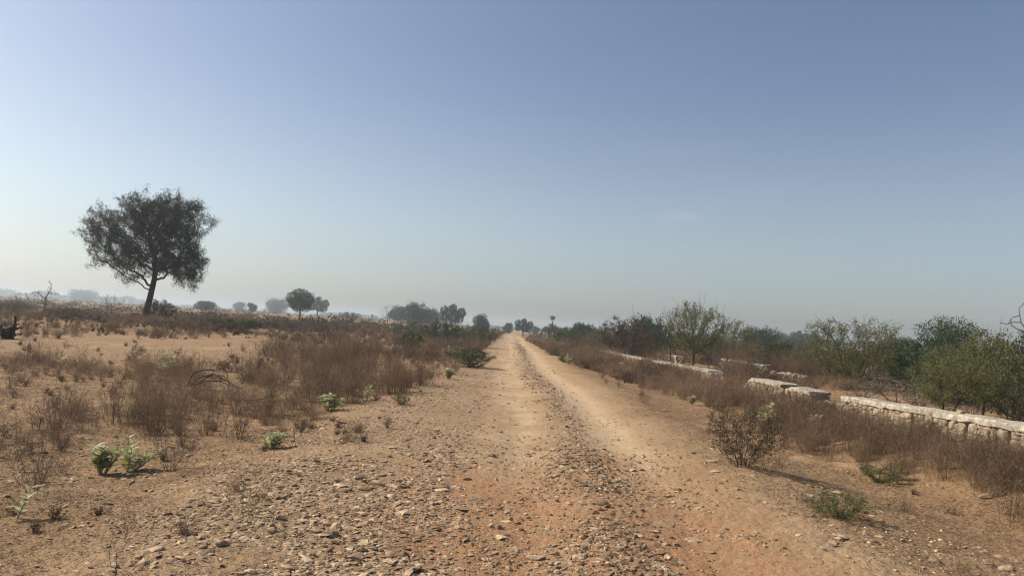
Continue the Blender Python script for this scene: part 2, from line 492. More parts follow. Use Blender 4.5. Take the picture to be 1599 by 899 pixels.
# stones the photograph shows one by one: (px, py, width in px, label)
NAMED_STONES = [
    (240, 859, 40, 2, 'broad pale flat slab on the litter below the small forked dry twig'),
    (632, 866, 22, 0, 'dark square-shouldered block beside the rubble shoulder near the bottom edge'),
    (944, 788, 26, 0, 'grey brown rock standing highest on the middle strip of the track'),
    (838, 871, 34, 3, 'pale flat slab at the red edge of the track bed near two dark chips'),
    (1082, 846, 30, 3, 'long pale slab lying across the right part of the red patch'),
    (1315, 838, 24, 1, 'rounded pale stone topmost of the small stone cluster on the right verge'),
    (1298, 850, 24, 4, 'brown stone wedged in the middle of the small cluster on the right verge'),
    (1292, 858, 22, 3, 'flat pale stone lowest of the small cluster on the right verge'),
    (1374, 837, 14, 1, 'small pale cube-like stone right of the low green weed patch'),
    (1310, 772, 18, 1, 'pale stone behind the low green weed patch'),
    (1383, 788, 16, 0, 'dark brown stone right of the low green weed patch, in dry stubble'),
    (1460, 878, 26, 0, 'brown wedge stone in the dry stubble at the lower right corner'),
    (1572, 890, 24, 1, 'yellowish stone cut by the bottom edge at the lower right corner'),
    (1540, 775, 22, 4, 'brown stone of the little heap under the red weeds at the right edge'),
    (1563, 772, 22, 0, 'dark stone of the little heap under the red weeds at the right edge'),
    (1112, 722, 20, 3, 'pale stone with a dark shadow at the left foot of the grey green bush'),
    (1116, 737, 22, 5, 'flat pale stone in front of the grey green bush by the track'),
    (1310, 693, 16, 1, 'pale stone at the edge of the red weeds, behind the bush shadow'),
    (428, 832, 22, 0, 'dark brown rock at the left end of the rubble shoulder'),
    (293, 834, 20, 1, 'rounded pale stone in the litter left of the rubble shoulder'),
    (335, 774, 14, 0, 'small brown stone alone in the litter left of the twiggy shrub'),
    (505, 671, 14, 1, 'small pink stone alone in the clearing behind the rubble'),
    (520, 837, 30, 0, 'large brown fragment leaning in the thick of the left rubble'),
    (576, 727, 22, 3, 'pale flat fragment at the upper end of the left rubble'),
    (590, 757, 24, 0, 'dark brown fragment amid pale chips in the left rubble'),
    (565, 805, 22, 5, 'pale tilted flake in the middle of the left rubble'),
    (450, 885, 30, 3, 'pale flake at the bottom edge in the left rubble'),
    (650, 880, 34, 5, 'thin sandy slab below the dark square-shouldered block'),
    (1226, 629+30, 14, 1, 'white stone in the red weeds behind the grey green bush'),
    (770, 712, 16, 0, 'dark lump on the left wheel track'),
]
def build_stones():
    rg = np.random.default_rng(23)
    for px, py, w, k, lab in NAMED_STONES:
        x, y, z = ground_hit(px, py)
        # keep colour word and mesh tone together: odd meshes are pale
        pale = any(t in lab for t in ('pale', 'white', 'pink', 'yellowish', 'sandy'))
        kk = k if (k % 2 == 1) == pale else (k + 7) % 14
        add_stone(x, y, w / FPX * y * .95, rg, lab, k=kk, yaw=rg.uniform(-.4, .4))
    x, y = scatter_polar(60000, 4.2, 26, math.radians(40), rg)
    keep = rg.uniform(0, 1, len(x)) < stone_zone_density(x, y) ** 1.3 * .4
    x, y = x[keep], y[keep]
    size = np.exp(rg.normal(math.log(.04), .5, len(x)))
    size = np.clip(size, .03, .15)
    size = size * np.where((x < -.3) & (y < 8), 1.2, .9)
    app = size / y
    px, py = project(np.stack([x, y, H(x, y)], 1))
    ok = (px > 5) & (px < 1594) & (py < 895)
    idx = np.where(ok)[0]; idx = idx[np.argsort(-app[idx])][:3000]
    idx = rg.choice(idx, 265, replace=False)
    for i in idx:
        add_stone(float(x[i]), float(y[i]), float(size[i]), rg)
build_gravel()
build_stones()

# ------------------------------------------------------------------ dry weeds
def weed_geo(B, Ht, S, K, w, tone, rg, spread=.55):
    """B base points, Ht heights: thin branching dry stems, all quads"""
    N = len(B)
    b = np.repeat(B, S, 0); h = np.repeat(Ht, S); tn = np.repeat(tone, S)
    n = len(b)
    az = rg.uniform(0, 2 * PI, n); lean = np.abs(rg.normal(0, spread, n))
    hor = np.stack([np.cos(az), np.sin(az), np.zeros(n)], 1)
    d = norm(hor * np.sin(lean)[:, None] + np.array([0, 0, 1.]) * np.cos(lean)[:, None])
    b = b + hor * (rg.uniform(0, .16, n) * h)[:, None] * np.array([1, 1, 0])
    L = h * rg.uniform(.5, 1.08, n)
    cur = rg.normal(0, .22, (n, 3)) * np.array([1, 1, .3])
    s = np.array([0, .38, .72, 1.0])
    P = b[:, None] + d[:, None] * (L[:, None] * s)[..., None] + cur[:, None] * (L[:, None] * s ** 2)[..., None]
    a2 = rg.uniform(0, 2 * PI, n)
    side = np.stack([np.cos(a2), np.sin(a2), np.zeros(n)], 1)
    wd = w * (1 - .75 * s)
    wv = np.repeat(np.broadcast_to(w, (N,)) if np.ndim(w) else np.full(N, w), S) if np.ndim(w) else np.full(n, w)
    W = side[:, None] * (wv[:, None] * (1 - .75 * s) * .5)[..., None]
    V = np.stack([P - W, P + W], 2).reshape(-1, 3)          # n,4,2
    q = np.array([[0, 1, 3, 2], [2, 3, 5, 4], [4, 5, 7, 6]])
    Q = (q[None] + (np.arange(n) * 8)[:, None, None]).reshape(-1, 4)
    mb = [(V, Q, np.repeat(tn, 8))]
    # side twigs
    si = rg.uniform(.3, .98, (n, K))
    pos = b[:, None] + d[:, None] * (L[:, None] * si)[..., None] + cur[:, None] * (L[:, None] * si ** 2)[..., None]
    td = norm(d[:, None] * .7 + rg.normal(0, .75, (n, K, 3)) + np.array([0, 0, .35]))
    tl = (L[:, None] * rg.uniform(.14, .38, (n, K)))[..., None]
    C = (pos + td * tl * .5).reshape(-1, 3)
    V2, Q2 = leaf_quads(C, td.reshape(-1, 3), tl.ravel(), np.repeat(wv * .55, K), rg)
    mb.append((V2, Q2, np.repeat(np.repeat(tn, K), 4)))
    # seed heads / curled leaves at the twig tips
    C3 = (pos + td * tl * rg.uniform(.6, 1.05, (n, K, 1))).reshape(-1, 3)
    V3, Q3 = leaf_quads(C3, rg.normal(size=(n * K, 3)), np.repeat(wv * 3.6, K) * rg.uniform(.6, 1.5, n * K), np.repeat(wv * 1.7, K), rg)
    mb.append((V3, Q3, np.repeat(np.clip(np.repeat(tn, K) + rg.normal(.12, .25, n * K), 0, 1), 4)))
    return mb

def inpoly(px, py, poly):
    poly = np.array(poly, float); c = np.zeros(len(px), bool); j = len(poly) - 1
    for i in range(len(poly)):
        xi, yi = poly[i]; xj, yj = poly[j]
        cond = ((yi > py) != (yj > py)) & (px < (xj - xi) * (py - yi) / (yj - yi + 1e-9) + xi)
        c ^= cond; j = i
    return c

# where the photograph shows dry weeds growing: (polygon of base points in the picture, tufts per m2, height, colour shift)
WEED_ZONES = [
    ([(-200, 578), (120, 575), (215, 580), (215, 668), (-200, 668)], 4.2, .42, .05),
    ([(215, 580), (420, 575), (560, 585), (600, 610), (560, 632), (470, 648), (380, 655), (260, 668), (215, 668)], 7.0, .47, .0),
    ([(-200, 560), (120, 560), (180, 600), (100, 640), (-200, 640)], 3.0, .4, .1),
    ([(-200, 640), (250, 640), (240, 700), (200, 722), (120, 745), (60, 780), (-200, 800)], 7.5, .42, .05),
    ([(200, 650), (330, 650), (320, 700), (290, 735), (240, 720)], 2.4, .5, .15),
    ([(330, 640), (520, 640), (480, 680), (350, 690)], 1.6, .28, .1),
    ([(400, 545), (560, 545), (770, 525), (770, 585), (735, 592), (690, 600), (600, 622), (560, 600), (430, 570)], 5.0, .55, -.15),
    ([(-200, 485), (500, 502), (780, 516), (765, 545), (560, 548), (420, 528), (-200, 532)], 5.0, .36, -.05),
    ([(1125, 560), (1280, 580), (1330, 596), (1340, 610), (1130, 604)], 14.0, .78, .0),
    ([(900, 530), (1100, 556), (1140, 575), (1000, 560)], 4.0, .5, -.1),
    ([(1300, 612), (1420, 618), (1599, 655), (1900, 700), (1900, 650), (1450, 610)], 1.6, .35, .1),
    ([(1440, 742), (1599, 768), (1900, 800), (1900, 840), (1599, 800)], 1.2, .3, .15),
    ([(880, 560), (1100, 640), (1120, 660), (960, 610)], 1.0, .28, .2),
    ([(230, 700), (420, 680), (640, 640), (560, 720), (420, 790), (200, 850)], 1.2, .16, .1),
    ([(-200, 640), (560, 600), (640, 650), (330, 830), (-200, 899)], 3.6, .18, .05),
    ([(-200, 562), (560, 575), (600, 620), (420, 680), (260, 735), (-200, 790)], 6.0, .27, .08),
    ([(-200, 520), (560, 525), (600, 600), (-200, 640)], .3, .2, .15),
    ([(1130, 650), (1330, 690), (1599, 780), (1900, 880), (1250, 790)], 1.2, .15, .2),
]
def build_weeds():
    rg = np.random.default_rng(77)
    n = 420000
    x, y = scatter_polar(n, 4.2, 95, math.radians(47), rg)
    r = np.hypot(x, y)
    # density of the proposal per m2
    prop = n / (math.log(95 / 4.2) * 2 * math.radians(47)) / r ** 2
    P = np.stack([x, y, H(x, y)], 1)
    px, py = project(P)
    ok = (np.abs(x - .35) > 2.0)
    rnd = rg.uniform(0, 1, n)
    clump = sstep(.38, .6, fbm(x * .6, y * .6, 4, 201))
    clump2 = sstep(.3, .6, fbm(x * .16, y * .16, 3, 211))
    dens = np.zeros(n); ht = np.zeros(n); sh = np.zeros(n)
    for poly, dn, h, s in WEED_ZONES:
        m = inpoly(px, py, poly) & ok
        upd = m & (dn * (h ** .7) > dens * (np.maximum(ht, .01) ** .7))
        dens[upd] = dn; ht[upd] = h; sh[upd] = s
    edge = np.interp(y, [4, 8.5, 10.3, 13, 16, 21, 28, 38, 51, 80, 95], [5.6, 5.4, 4.6, 4.7, 4.9, 4.5, 4.0, 3.4, 2.8, 2.4, 2.4])
    wallx = np.interp(y, [5, 14, 23, 37, 52, 66, 95], [6.65, 6.55, 6.5, 6.1, 5.0, 4.65, 9.0])
    rz = (x > edge + (fbm(x * .7, y * .7, 3, 5) - .5) * 1.2) & (x < wallx)
    dens[rz] = 15.0; ht[rz] = .62; sh[rz] = .12
    fade = rz & (x < edge + .7); ht[fade] *= .75
    tall = rz & (x > wallx - 1.0) & (y < 15); dens[tall] *= 1.3; ht[tall] *= 1.1
    farr = rz & (y > 19); ht[farr] *= .84
    clump = np.where(rz, .45 + .55 * clump, clump)
    dens_eff = dens * (.17 + .98 * clump) * (.5 + .6 * clump2) * np.clip(26 / r, .28, 1.0)
    keep = rnd < dens_eff / prop
    x, y, r, ht, sh = x[keep], y[keep], r[keep], ht[keep], sh[keep]
    clump = clump[keep]
    ht = ht * np.exp(rg.normal(-.05, .34, len(x))) * (.6 + .55 * clump)
    rv = (x > 2.2) & (y < 30); ht[rv] = np.minimum(ht[rv], .62 - .02 * rg.uniform(0, 7, rv.sum()))
    tone = np.clip(rg.normal(.36, .2, len(x)) + sh * .5 + 1.3 * (fbm(x * .5, y * .5, 3, 301) - .5) + .4 * (rg.uniform(0, 1, len(x)) > .84), 0, 1)
    B = np.stack([x, y, H(x, y) + micro(x, y) - .02], 1)
    print('weed tufts', len(x))
    px, py = project(B)
    vis = (px > -20) & (px < 1619)
    app = np.where(vis & (ht > .3), ht / y, 0)
    order = np.argsort(-app)
    near = order[:290]; rest = order[290:]
    # individual clumps share twelve meshes
    protos = []
    for k in range(12):
        pr = np.random.default_rng(300 + k)
        mb = MB()
        nb = 3
        bb = np.concatenate([np.zeros((1, 3)), pr.normal(0, .12, (nb - 1, 3)) * [1, 1, 0]])
        for V, Q, t in weed_geo(bb, np.array([1., .8, .75]), 13, 7, .0085 if k < 8 else .007, np.array([.3, .45, .55]) + .12 * (k % 3 - 1), pr, .42):
            mb.add(V, Q, tone=t)
        protos.append(mb.mesh('dry_weed', M['weed_red']))
    for i in near:
        o = link('dry_weed', protos[int(rg.integers(0, 12))])
        o.location = B[i]; o.scale = (ht[i] * rg.uniform(.9, 1.25),) * 2 + (ht[i],)
        o.rotation_euler = (0, 0, rg.uniform(0, 6.28))
        if x[i] > 0:
            lab, gp = 'knee-high reddish brown dry weed in the thicket between the track and the stone wall', 'dry weeds right of the track'
        elif y[i] < 10.5:
            lab, gp = 'thin reddish brown dry weed standing in the litter of the near left field', 'dry weeds in the near left field'
        else:
            lab, gp = 'bushy brown dry weed in the thick belt across the left field', 'dry weeds of the left belt'
        tag(o, lab, 'dry weed', gp)
    mb = MB()
    for lo, hi, S, K, w in ((0, 14, 26, 6, .0055), (14, 24, 22, 6, .007), (24, 42, 20, 6, .010), (42, 100, 16, 5, .017)):
        s = rest[(r[rest] >= lo) & (r[rest] < hi)]
        if len(s):
            for V, Q, t in weed_geo(B[s], ht[s], S, K, w, tone[s], rg, .5): mb.add(V, Q, tone=t)
    o = link('dry_weeds', mb.mesh('dry_weeds', M['weed_red']))
    tag(o, 'thicket of brown dry weeds filling the fields on both sides of the track', 'dry weeds', kind='stuff')
build_weeds()

def build_stubble():
    """straw bits and short dead grass on the verges"""
    rg = np.random.default_rng(88)
    x, y = scatter_polar(560000, 3.6, 45, math.radians(45), rg)
    tr, red, lit, grit = masks(x, y)
    n = fbm(x * 1.3, y * 1.3, 4, 231)
    off = sstep(1.5, 3.0, np.abs(x - .35))
    left = x < 0
    p = off * (.25 + .75 * sstep(.35, .6, n)) * np.where(left, .36, .5) * sstep(26, 12, y)
    keep = rg.uniform(0, 1, len(x)) < p
    x, y = x[keep], y[keep]; r = np.hypot(x, y)
    m = len(x)
    L = rg.uniform(.016, .05, m) * (1 + r / 40)
    up = np.abs(rg.normal(0, .45, m)); az = rg.uniform(0, 2 * PI, m)
    D = np.stack([np.cos(az), np.sin(az), up], 1); D = norm(D)
    C = np.stack([x, y, H(x, y) + micro(x, y)], 1) + D * (L * .45)[:, None] + np.array([0, 0, .004])
    mb = MB()
    V, Q = leaf_quads(C, D, L, .003 * (1 + r / 12), rg)
    mb.add(V, Q, tone=np.repeat(np.clip(rg.normal(.34, .32, m), 0, 1), 4))
    o = link('dry_grass', mb.mesh('dry_grass', M['straw']))
    tag(o, 'straw litter and short dead grass scattered over both verges', 'dry grass', kind='stuff')
    print('straw', m)
build_stubble()

# ------------------------------------------------------------------ trees
def grow(att, roots, step, di, dk, iters, up=0.0, jit=.12, rg=None):
    """space colonisation. roots: list of polylines. returns nodes, parent"""
    nodes = []; par = []
    for pl in roots:
        prev = -1
        if len(roots) > 1:
            if not nodes: nodes.append(np.array([0, 0, -.15])); par.append(-1)
            prev = 0
        for p in pl:
            nodes.append(np.array(p, float)); par.append(prev); prev = len(nodes) - 1
    att = np.asarray(att, float)
    best = np.full(len(att), 1e9); bi = np.zeros(len(att), int)
    def upd(st):
        nd = np.array(nodes[st:])
        dd = np.linalg.norm(att[:, None] - nd[None], axis=2)
        k = dd.argmin(1); v = dd[np.arange(len(att)), k]
        m = v < best
        best[m] = v[m]; bi[m] = k[m] + st
    upd(0)
    for it in range(iters):
        act = (best < di) & (best > dk)
        if not act.any(): break
        NA = np.array(nodes)
        dirs = norm(att[act] - NA[bi[act]])
        acc = np.zeros_like(NA); np.add.at(acc, bi[act], dirs)
        ids = np.unique(bi[act])
        st = len(nodes)
        cand = norm(norm(acc[ids]) + rg.normal(0, jit, (len(ids), 3)) + np.array([0, 0, up]))
        new = NA[ids] + cand * step
        dmin = np.array([np.min(((NA - p) ** 2).sum(1)) for p in new])
        added = 0
        for p, i, dm in zip(new, ids, dmin):
            if dm < (step * .35) ** 2: continue
            nodes.append(p); par.append(int(i)); added += 1
        if not added: break
        # killed attractors vanish
        upd(st)
        kill = best <= dk
        if kill.any():
            keep = ~kill
            att = att[keep]; best = best[keep]; bi = bi[keep]
            if len(att) == 0: break
    return np.array(nodes), np.array(par)

def radii(par, tip, p=2.3):
    n = len(par); acc = np.zeros(n); r = np.zeros(n)
    for i in range(n - 1, -1, -1):
        r[i] = tip if acc[i] == 0 else acc[i] ** (1 / p)
        if par[i] >= 0: acc[par[i]] += r[i] ** p
    return r

def branch_mesh(nodes, par, r, mat, name='trunk', thick=.03, wob=None):
    mb = MB()
    has = np.where(par >= 0)[0]
    a = par[has]
    r1 = r[has]; r0 = np.minimum(r[a], r1 * 1.35)
    big = r1 > thick
    for sel, k in ((big, 8), (~big, 3)):
        if sel.any():
            V, Q = tubes(nodes[a][sel], nodes[has][sel] + (nodes[has][sel] - nodes[a][sel]) * .04, r0[sel], r1[sel], k)
            mb.add(V, Q, tone=np.repeat(rng.uniform(0, 1, sel.sum()), 2 * k))
    return mb.mesh(name, mat)

def leaves_on(nodes, par, r, thr, n_each, spread, L, W, rg, droop=0.0, along=True):
    has = np.where((par >= 0) & (r < thr))[0]
    idx = np.repeat(has, n_each)
    t = rg.uniform(0, 1, (len(idx), 1))
    base = nodes[par[idx]] * (1 - t) + nodes[idx] * t
    off = rg.normal(0, spread, (len(idx), 3))
    C = base + off
    D = norm(nodes[idx] - nodes[par[idx]]) * .6 + rg.normal(0, .6, (len(idx), 3)) + np.array([0, 0, -droop])
    return leaf_quads(C, D, L * rg.uniform(.6, 1.3, len(idx)), W * rg.uniform(.7, 1.3, len(idx)), rg), idx

def ell(n, c, rad, rg, shell=.0):
    v = norm(rg.normal(size=(n, 3))) * (rg.uniform(shell, 1, (n, 1)) ** (1 / 3.))
    return v * np.array(rad) + np.array(c)

class Proto:
    def __init__(s, trunk, crown, h, w): s.trunk, s.crown, s.h, s.w = trunk, crown, h, w
def bounds(nodes):
    lo = np.percentile(nodes, 1.5, axis=0); hi = np.percentile(nodes, 99.3, axis=0)
    return hi[2], max(hi[0] - lo[0], .1)

def proto_hero():
    rg = np.random.default_rng(40)
    s = 55 / FPX
    outline = [(117, 360), (128, 340), (136, 324), (162, 328), (188, 308), (214, 296), (250, 300), (276, 297), (304, 300), (316, 318), (336, 328), (324, 350), (316, 375),
               (322, 402), (316, 430), (302, 444), (286, 430), (262, 426), (252, 412), (226, 416), (212, 432), (190, 444), (186, 434), (206, 420), (168, 420), (132, 424), (127, 398)]
    px = rg.uniform(112, 340, 9000); py = rg.uniform(290, 450, 9000)
    ins = inpoly(px, py, outline)
    px, py = px[ins], py[ins]
    u = (px - 228) / 112.; v = (py - 362) / 80.
    dep = 4.3 * np.sqrt(np.clip(1 - u ** 2 * .85, .05, 1)) * (1 - .5 * sstep(.35, 1.0, v)) * (1 - .35 * sstep(-.3, -.9, v))
    yy = rg.uniform(-1, 1, len(px)) * dep
    att = np.stack([(px - 228) * s, yy, (502 - py) * s], 1)
    clump = vnoise(att[:, 0] * .85 + 3.1, att[:, 2] * .95 + att[:, 1] * .55, 421)
    att = att[clump > .30][:2700]
    root = [(0, 0, -.2), (.03, 0, .25), (.07, .02, .7), (.13, .03, 1.15), (.22, .02, 1.6), (.31, 0, 2.05), (.39, -.02, 2.5), (.46, 0, 2.95), (.52, .02, 3.4), (.55, .02, 3.8)]
    nodes, par = grow(att, [root], .24, 9, .38, 160, up=.03, jit=.30, rg=rg)
    tips = [i for i in range(len(nodes)) if i not in set(par.tolist())]
    en, ep = [], []
    for i in tips:
        if rg.uniform() < .4: continue
        d = nodes[i] - nodes[par[i]]; d = norm(d + rg.normal(0, .12, 3) + np.array([0, 0, -.06]))
        p = nodes[i]; pr_ = i
        for j in range(int(rg.integers(2, 5))):
            p = p + norm(d + rg.normal(0, .3, 3)) * .2
            en.append(p); ep.append(pr_); pr_ = len(nodes) + len(en) - 1
    nodes = np.concatenate([nodes, en]); par = np.concatenate([par, ep])
    r = radii(par, .0135, 2.25)
    r[:10] = np.linspace(.31, .22, 10); r[0] = .40; r[1] = .34
    tm = branch_mesh(nodes, par, r, M['bark_dark'], 'trunk', .03)
    (V, Q), idx = leaves_on(nodes, par, r, .040, 42, .18, .15, .045, rg, .35)
    cen = V.reshape(-1, 4, 3).mean(1)
    gap = vnoise(cen[:, 0] * 1.4 + cen[:, 1] * .9, cen[:, 2] * 1.5 - cen[:, 1] * .8, 414) * .45 + vnoise(cen[:, 0] * 3.1 + 7, cen[:, 2] * 3.1 + cen[:, 1] * 2.2, 405) * .55
    kp = np.where(rg.uniform(0, 1, len(cen)) < .09 + .78 * sstep(.35, .57, gap + .12 * sstep(-2.5, 3, cen[:, 0])))[0]
    V = V.reshape(-1, 4, 3)[kp].reshape(-1, 3); Q = np.arange(len(V)).reshape(-1, 4); idx = idx[kp]
    mb = MB(); mb.add(V, Q, tone=np.repeat(rg.uniform(0, 1, len(idx)), 4))
    print('hero nodes', len(nodes), 'leaves', len(idx))
    return Proto(tm, mb.mesh('crown', M['leaf_hero']), *bounds(nodes))

def proto_fan(seed, nroots=4, flat=.75, natt=420, leaf='leaf_acacia', bark='bark_brown', bare=0.0, trunk_h=.0, n_each=9, lw=(.085, .03), low=.15, skew=0.0, tip=.006, w=3.4, h=2.8):
    """spreading many-stemmed thorn tree: stems fan out and the crown is widest near the top"""
    rg = np.random.default_rng(seed)
    z = low * h + (h - low * h) * rg.uniform(0, 1, natt) ** .75
    prof = (.35 + .65 * sstep(0, .65, z / h)) * (1 - .75 * sstep(flat, 1.08, z / h))
    lob = 1 + .3 * np.sin(rg.uniform(0, 6.28, natt) * 3)
    a = rg.uniform(0, 2 * PI, natt); q = np.sqrt(rg.uniform(.03, 1, natt))
    lob = .72 + .56 * vnoise(np.cos(a) * 1.6 + 5, np.sin(a) * 1.6 + z * .9, seed)
    att = np.stack([np.cos(a) * q * prof * w / 2 * lob + skew * z, np.sin(a) * q * prof * w / 2 * lob, z * (.8 + .35 * vnoise(np.cos(a) * q * 2 + 9, np.sin(a) * q * 2 + 3, seed + 9))], 1)
    roots = []
    for k in range(nroots):
        b = 2 * PI * k / nroots + rg.uniform(-.4, .4); q0 = .05 + .03 * nroots
        dx, dy = np.cos(b), np.sin(b)
        hh = trunk_h if trunk_h else .3
        pl = [(dx * q0 * .5, dy * q0 * .5, -.12)]
        m = max(2, int(hh / .16))
        for j in range(1, m + 1):
            t = j / m * hh
            pl.append((dx * (q0 * .5 + t * (.3 if nroots > 1 else .04)) + skew * t + rg.normal(0, .015), dy * (q0 * .5 + t * (.3 if nroots > 1 else .04)) + rg.normal(0, .015), t))
        roots.append(pl)
    nodes, par = grow(att, roots, .13, 5, .2, 120, up=.05, jit=.25, rg=rg)
    r = radii(par, tip, 2.35)
    extra_n, extra_p, extra_r = [], [], []
    if bare > 0:      # long leafless shoots rising out of the crown
        tips = [i for i in range(len(nodes)) if nodes[i][2] > h * .55 and r[i] < tip * 2.2]
        rg.shuffle(tips)
        for i in tips[:int(bare * 40)]:
            prev = i; p = nodes[i].copy(); d = norm(np.array([p[0] * .35 + rg.normal(0, .25), p[1] * .3 + rg.normal(0, .2), 1.0]))
            for j in range(int(rg.integers(4, 9))):
                p = p + norm(d + rg.normal(0, .16, 3)) * .12 * h / 2.8
                extra_n.append(p); extra_p.append(prev); extra_r.append(tip * (1.15 - .08 * j)); prev = len(nodes) + len(extra_n) - 1
    (V, Q), idx = leaves_on(nodes, par, r, tip * 3.2, n_each, .075, lw[0], lw[1], rg, .1)
    if extra_n:
        nodes = np.concatenate([nodes, extra_n]); par = np.concatenate([par, extra_p]); r = np.concatenate([r, extra_r])
    tm = branch_mesh(nodes, par, r, M[bark], 'trunk', .02)
    crown = None
    if n_each:
        mb = MB(); mb.add(V, Q, tone=np.repeat(rg.uniform(0, 1, len(idx)), 4))
        crown = mb.mesh('crown', M[leaf])
    hh, ww = bounds(nodes)
    return Proto(tm, crown, hh, ww)

def proto_round(seed, lumps, leaf='leaf_dark', bark='bark_dark', n=9000, L=.32, W=.16, trunk_h=1.6, r0=.22):
    """far broad-leaved tree: lumps = list of (x, y, z, r)"""
    rg = np.random.default_rng(seed)
    lumps = np.array(lumps, float)
    vol = lumps[:, 3] ** 2.2; cnt = (n * vol / vol.sum()).astype(int)
    mb = MB()
    for (x, y, z, rad), k in zip(lumps, cnt):
        v = norm(rg.normal(size=(k, 3))) * (rg.uniform(.25, 1, (k, 1)) ** .5) * rad
        wob = .72 + .5 * vnoise(v[:, 0] / rad * 1.7 + x, v[:, 2] / rad * 1.7 + v[:, 1] / rad, seed + 3)
        v = v * wob[:, None] * np.array([1.05, 1.05, .92])
        gapn = vnoise(v[:, 0] / rad * 2.6 + x * 3, v[:, 2] / rad * 2.6 + v[:, 1] / rad * 2 + z, seed + 7)
        v = v[gapn > .27]
        V, Q = leaf_quads(v + [x, y, z], rg.normal(size=(len(v), 3)), L * rg.uniform(.6, 1.4, len(v)), W * rg.uniform(.7, 1.3, len(v)), rg)
        mb.add(V, Q, tone=np.repeat(np.clip(rg.normal(.45 + .25 * (rg.uniform() - .5), .22, len(v)), 0, 1), 4))
    crown = mb.mesh('crown', M[leaf])
    att = np.concatenate([ell(26, (x, y, z), (rad * .8,) * 3, rg) for x, y, z, rad in lumps])
    m = max(3, int(trunk_h / .4))
    root = [(rg.normal(0, .03), rg.normal(0, .03), -.3 + (trunk_h + .3) * t / m) for t in range(m + 1)]
    nodes, par = grow(att, [root], .35, 12, .5, 80, jit=.2, rg=rg)
    r = radii(par, .025, 2.3); r = np.minimum(r, r0); r[:m + 1] = np.linspace(r0 * 1.25, r0, m + 1)
    tm = branch_mesh(nodes, par, r, M[bark], 'trunk', .04)
    pts = np.concatenate(mb.V)
    hh, ww = bounds(pts)
    return Proto(tm, crown, hh, ww)

def lumps_ball(seed, w, h, z0, k=9):
    rg = np.random.default_rng(seed); out = []
    for i in range(k):
        a = 2 * PI * i / k + rg.uniform(-.3, .3); q = rg.uniform(.25, .62) * w / 2
        out.append((math.cos(a) * q, math.sin(a) * q, z0 + rg.uniform(.12, .72) * (h - z0), rg.uniform(.2, .3) * w * .9))
    out.append((rg.normal(0, .05) * w, 0, h - .24 * w, .26 * w))
    for i in range(5):
        a = 2 * PI * i / 5 + rg.uniform(-.4, .4); q = rg.uniform(.2, .42) * w / 2
        out.append((math.cos(a) * q, math.sin(a) * q, .26 * h, rg.uniform(.16, .22) * w))
    return out

def proto_bare(seed, h=4., w=3., natt=60, tip=.012, trunk_h=.8, nroots=1, bark='bark_grey', step=.2, cluster=None):
    rg = np.random.default_rng(seed)
    if cluster is not None:
        att = np.concatenate([ell(natt // len(cluster), c[:3], (c[3],) * 3, rg) for c in cluster])
    else:
        a = rg.uniform(0, 2 * PI, natt); q = np.sqrt(rg.uniform(.02, 1, natt)); z = h * rg.uniform(.3, 1, natt)
        pr = sstep(.1, .6, z / h) * (1 - .5 * sstep(.75, 1.05, z / h))
        att = np.stack([np.cos(a) * q * pr * w / 2, np.sin(a) * q * pr * w / 2, z], 1)
    roots = []
    for k in range(nroots):
        b = 2 * PI * k / nroots; e = .12 if nroots > 1 else 0
        m = max(2, int(trunk_h / step))
        roots.append([(math.cos(b) * e * (1 + 2 * t / m) + rg.normal(0, .02), math.sin(b) * e * (1 + 2 * t / m), -.2 + (trunk_h + .2) * t / m) for t in range(m + 1)])
    nodes, par = grow(att, roots, step, 8, step * 1.2, 100, up=.05, jit=.28, rg=rg)
    r = radii(par, tip, 2.2)
    return Proto(branch_mesh(nodes, par, r, M[bark], 'trunk', .03), None, *bounds(nodes))

def put(pr, name, label, cat, px, Y, top_y, w_px, group=None, rot=0., xyz=None, parts=('trunk', 'crown'), lean=0.):
    x, y, z = at(px, Y) if xyz is None else xyz
    Hh = max(z_at(px, top_y, y) - z, .25) if top_y is not None else pr.h
    W = w_px / FPX * y if w_px else pr.w
    root = link(name, None, loc=(x, y, z - .03)); root.empty_display_size = .3
    root.rotation_euler = (0, lean, rot)
    sx = W / pr.w
    root.scale = (sx, sx, Hh / pr.h)
    link(parts[0], pr.trunk, root)
    if pr.crown is not None: link(parts[1], pr.crown, root)
    tag(root, label, cat, group)
    return root

# --- the lone tree
hero = proto_hero()
hx, hy, hz = at(228, 55)
hr_ = put(hero, 'lone_tree', 'tall lone thorn tree with wide dark crown and bare lower trunk in left scrub', 'tree', 228, 55, None, None)
hr_.scale = (.865, .865, .955)

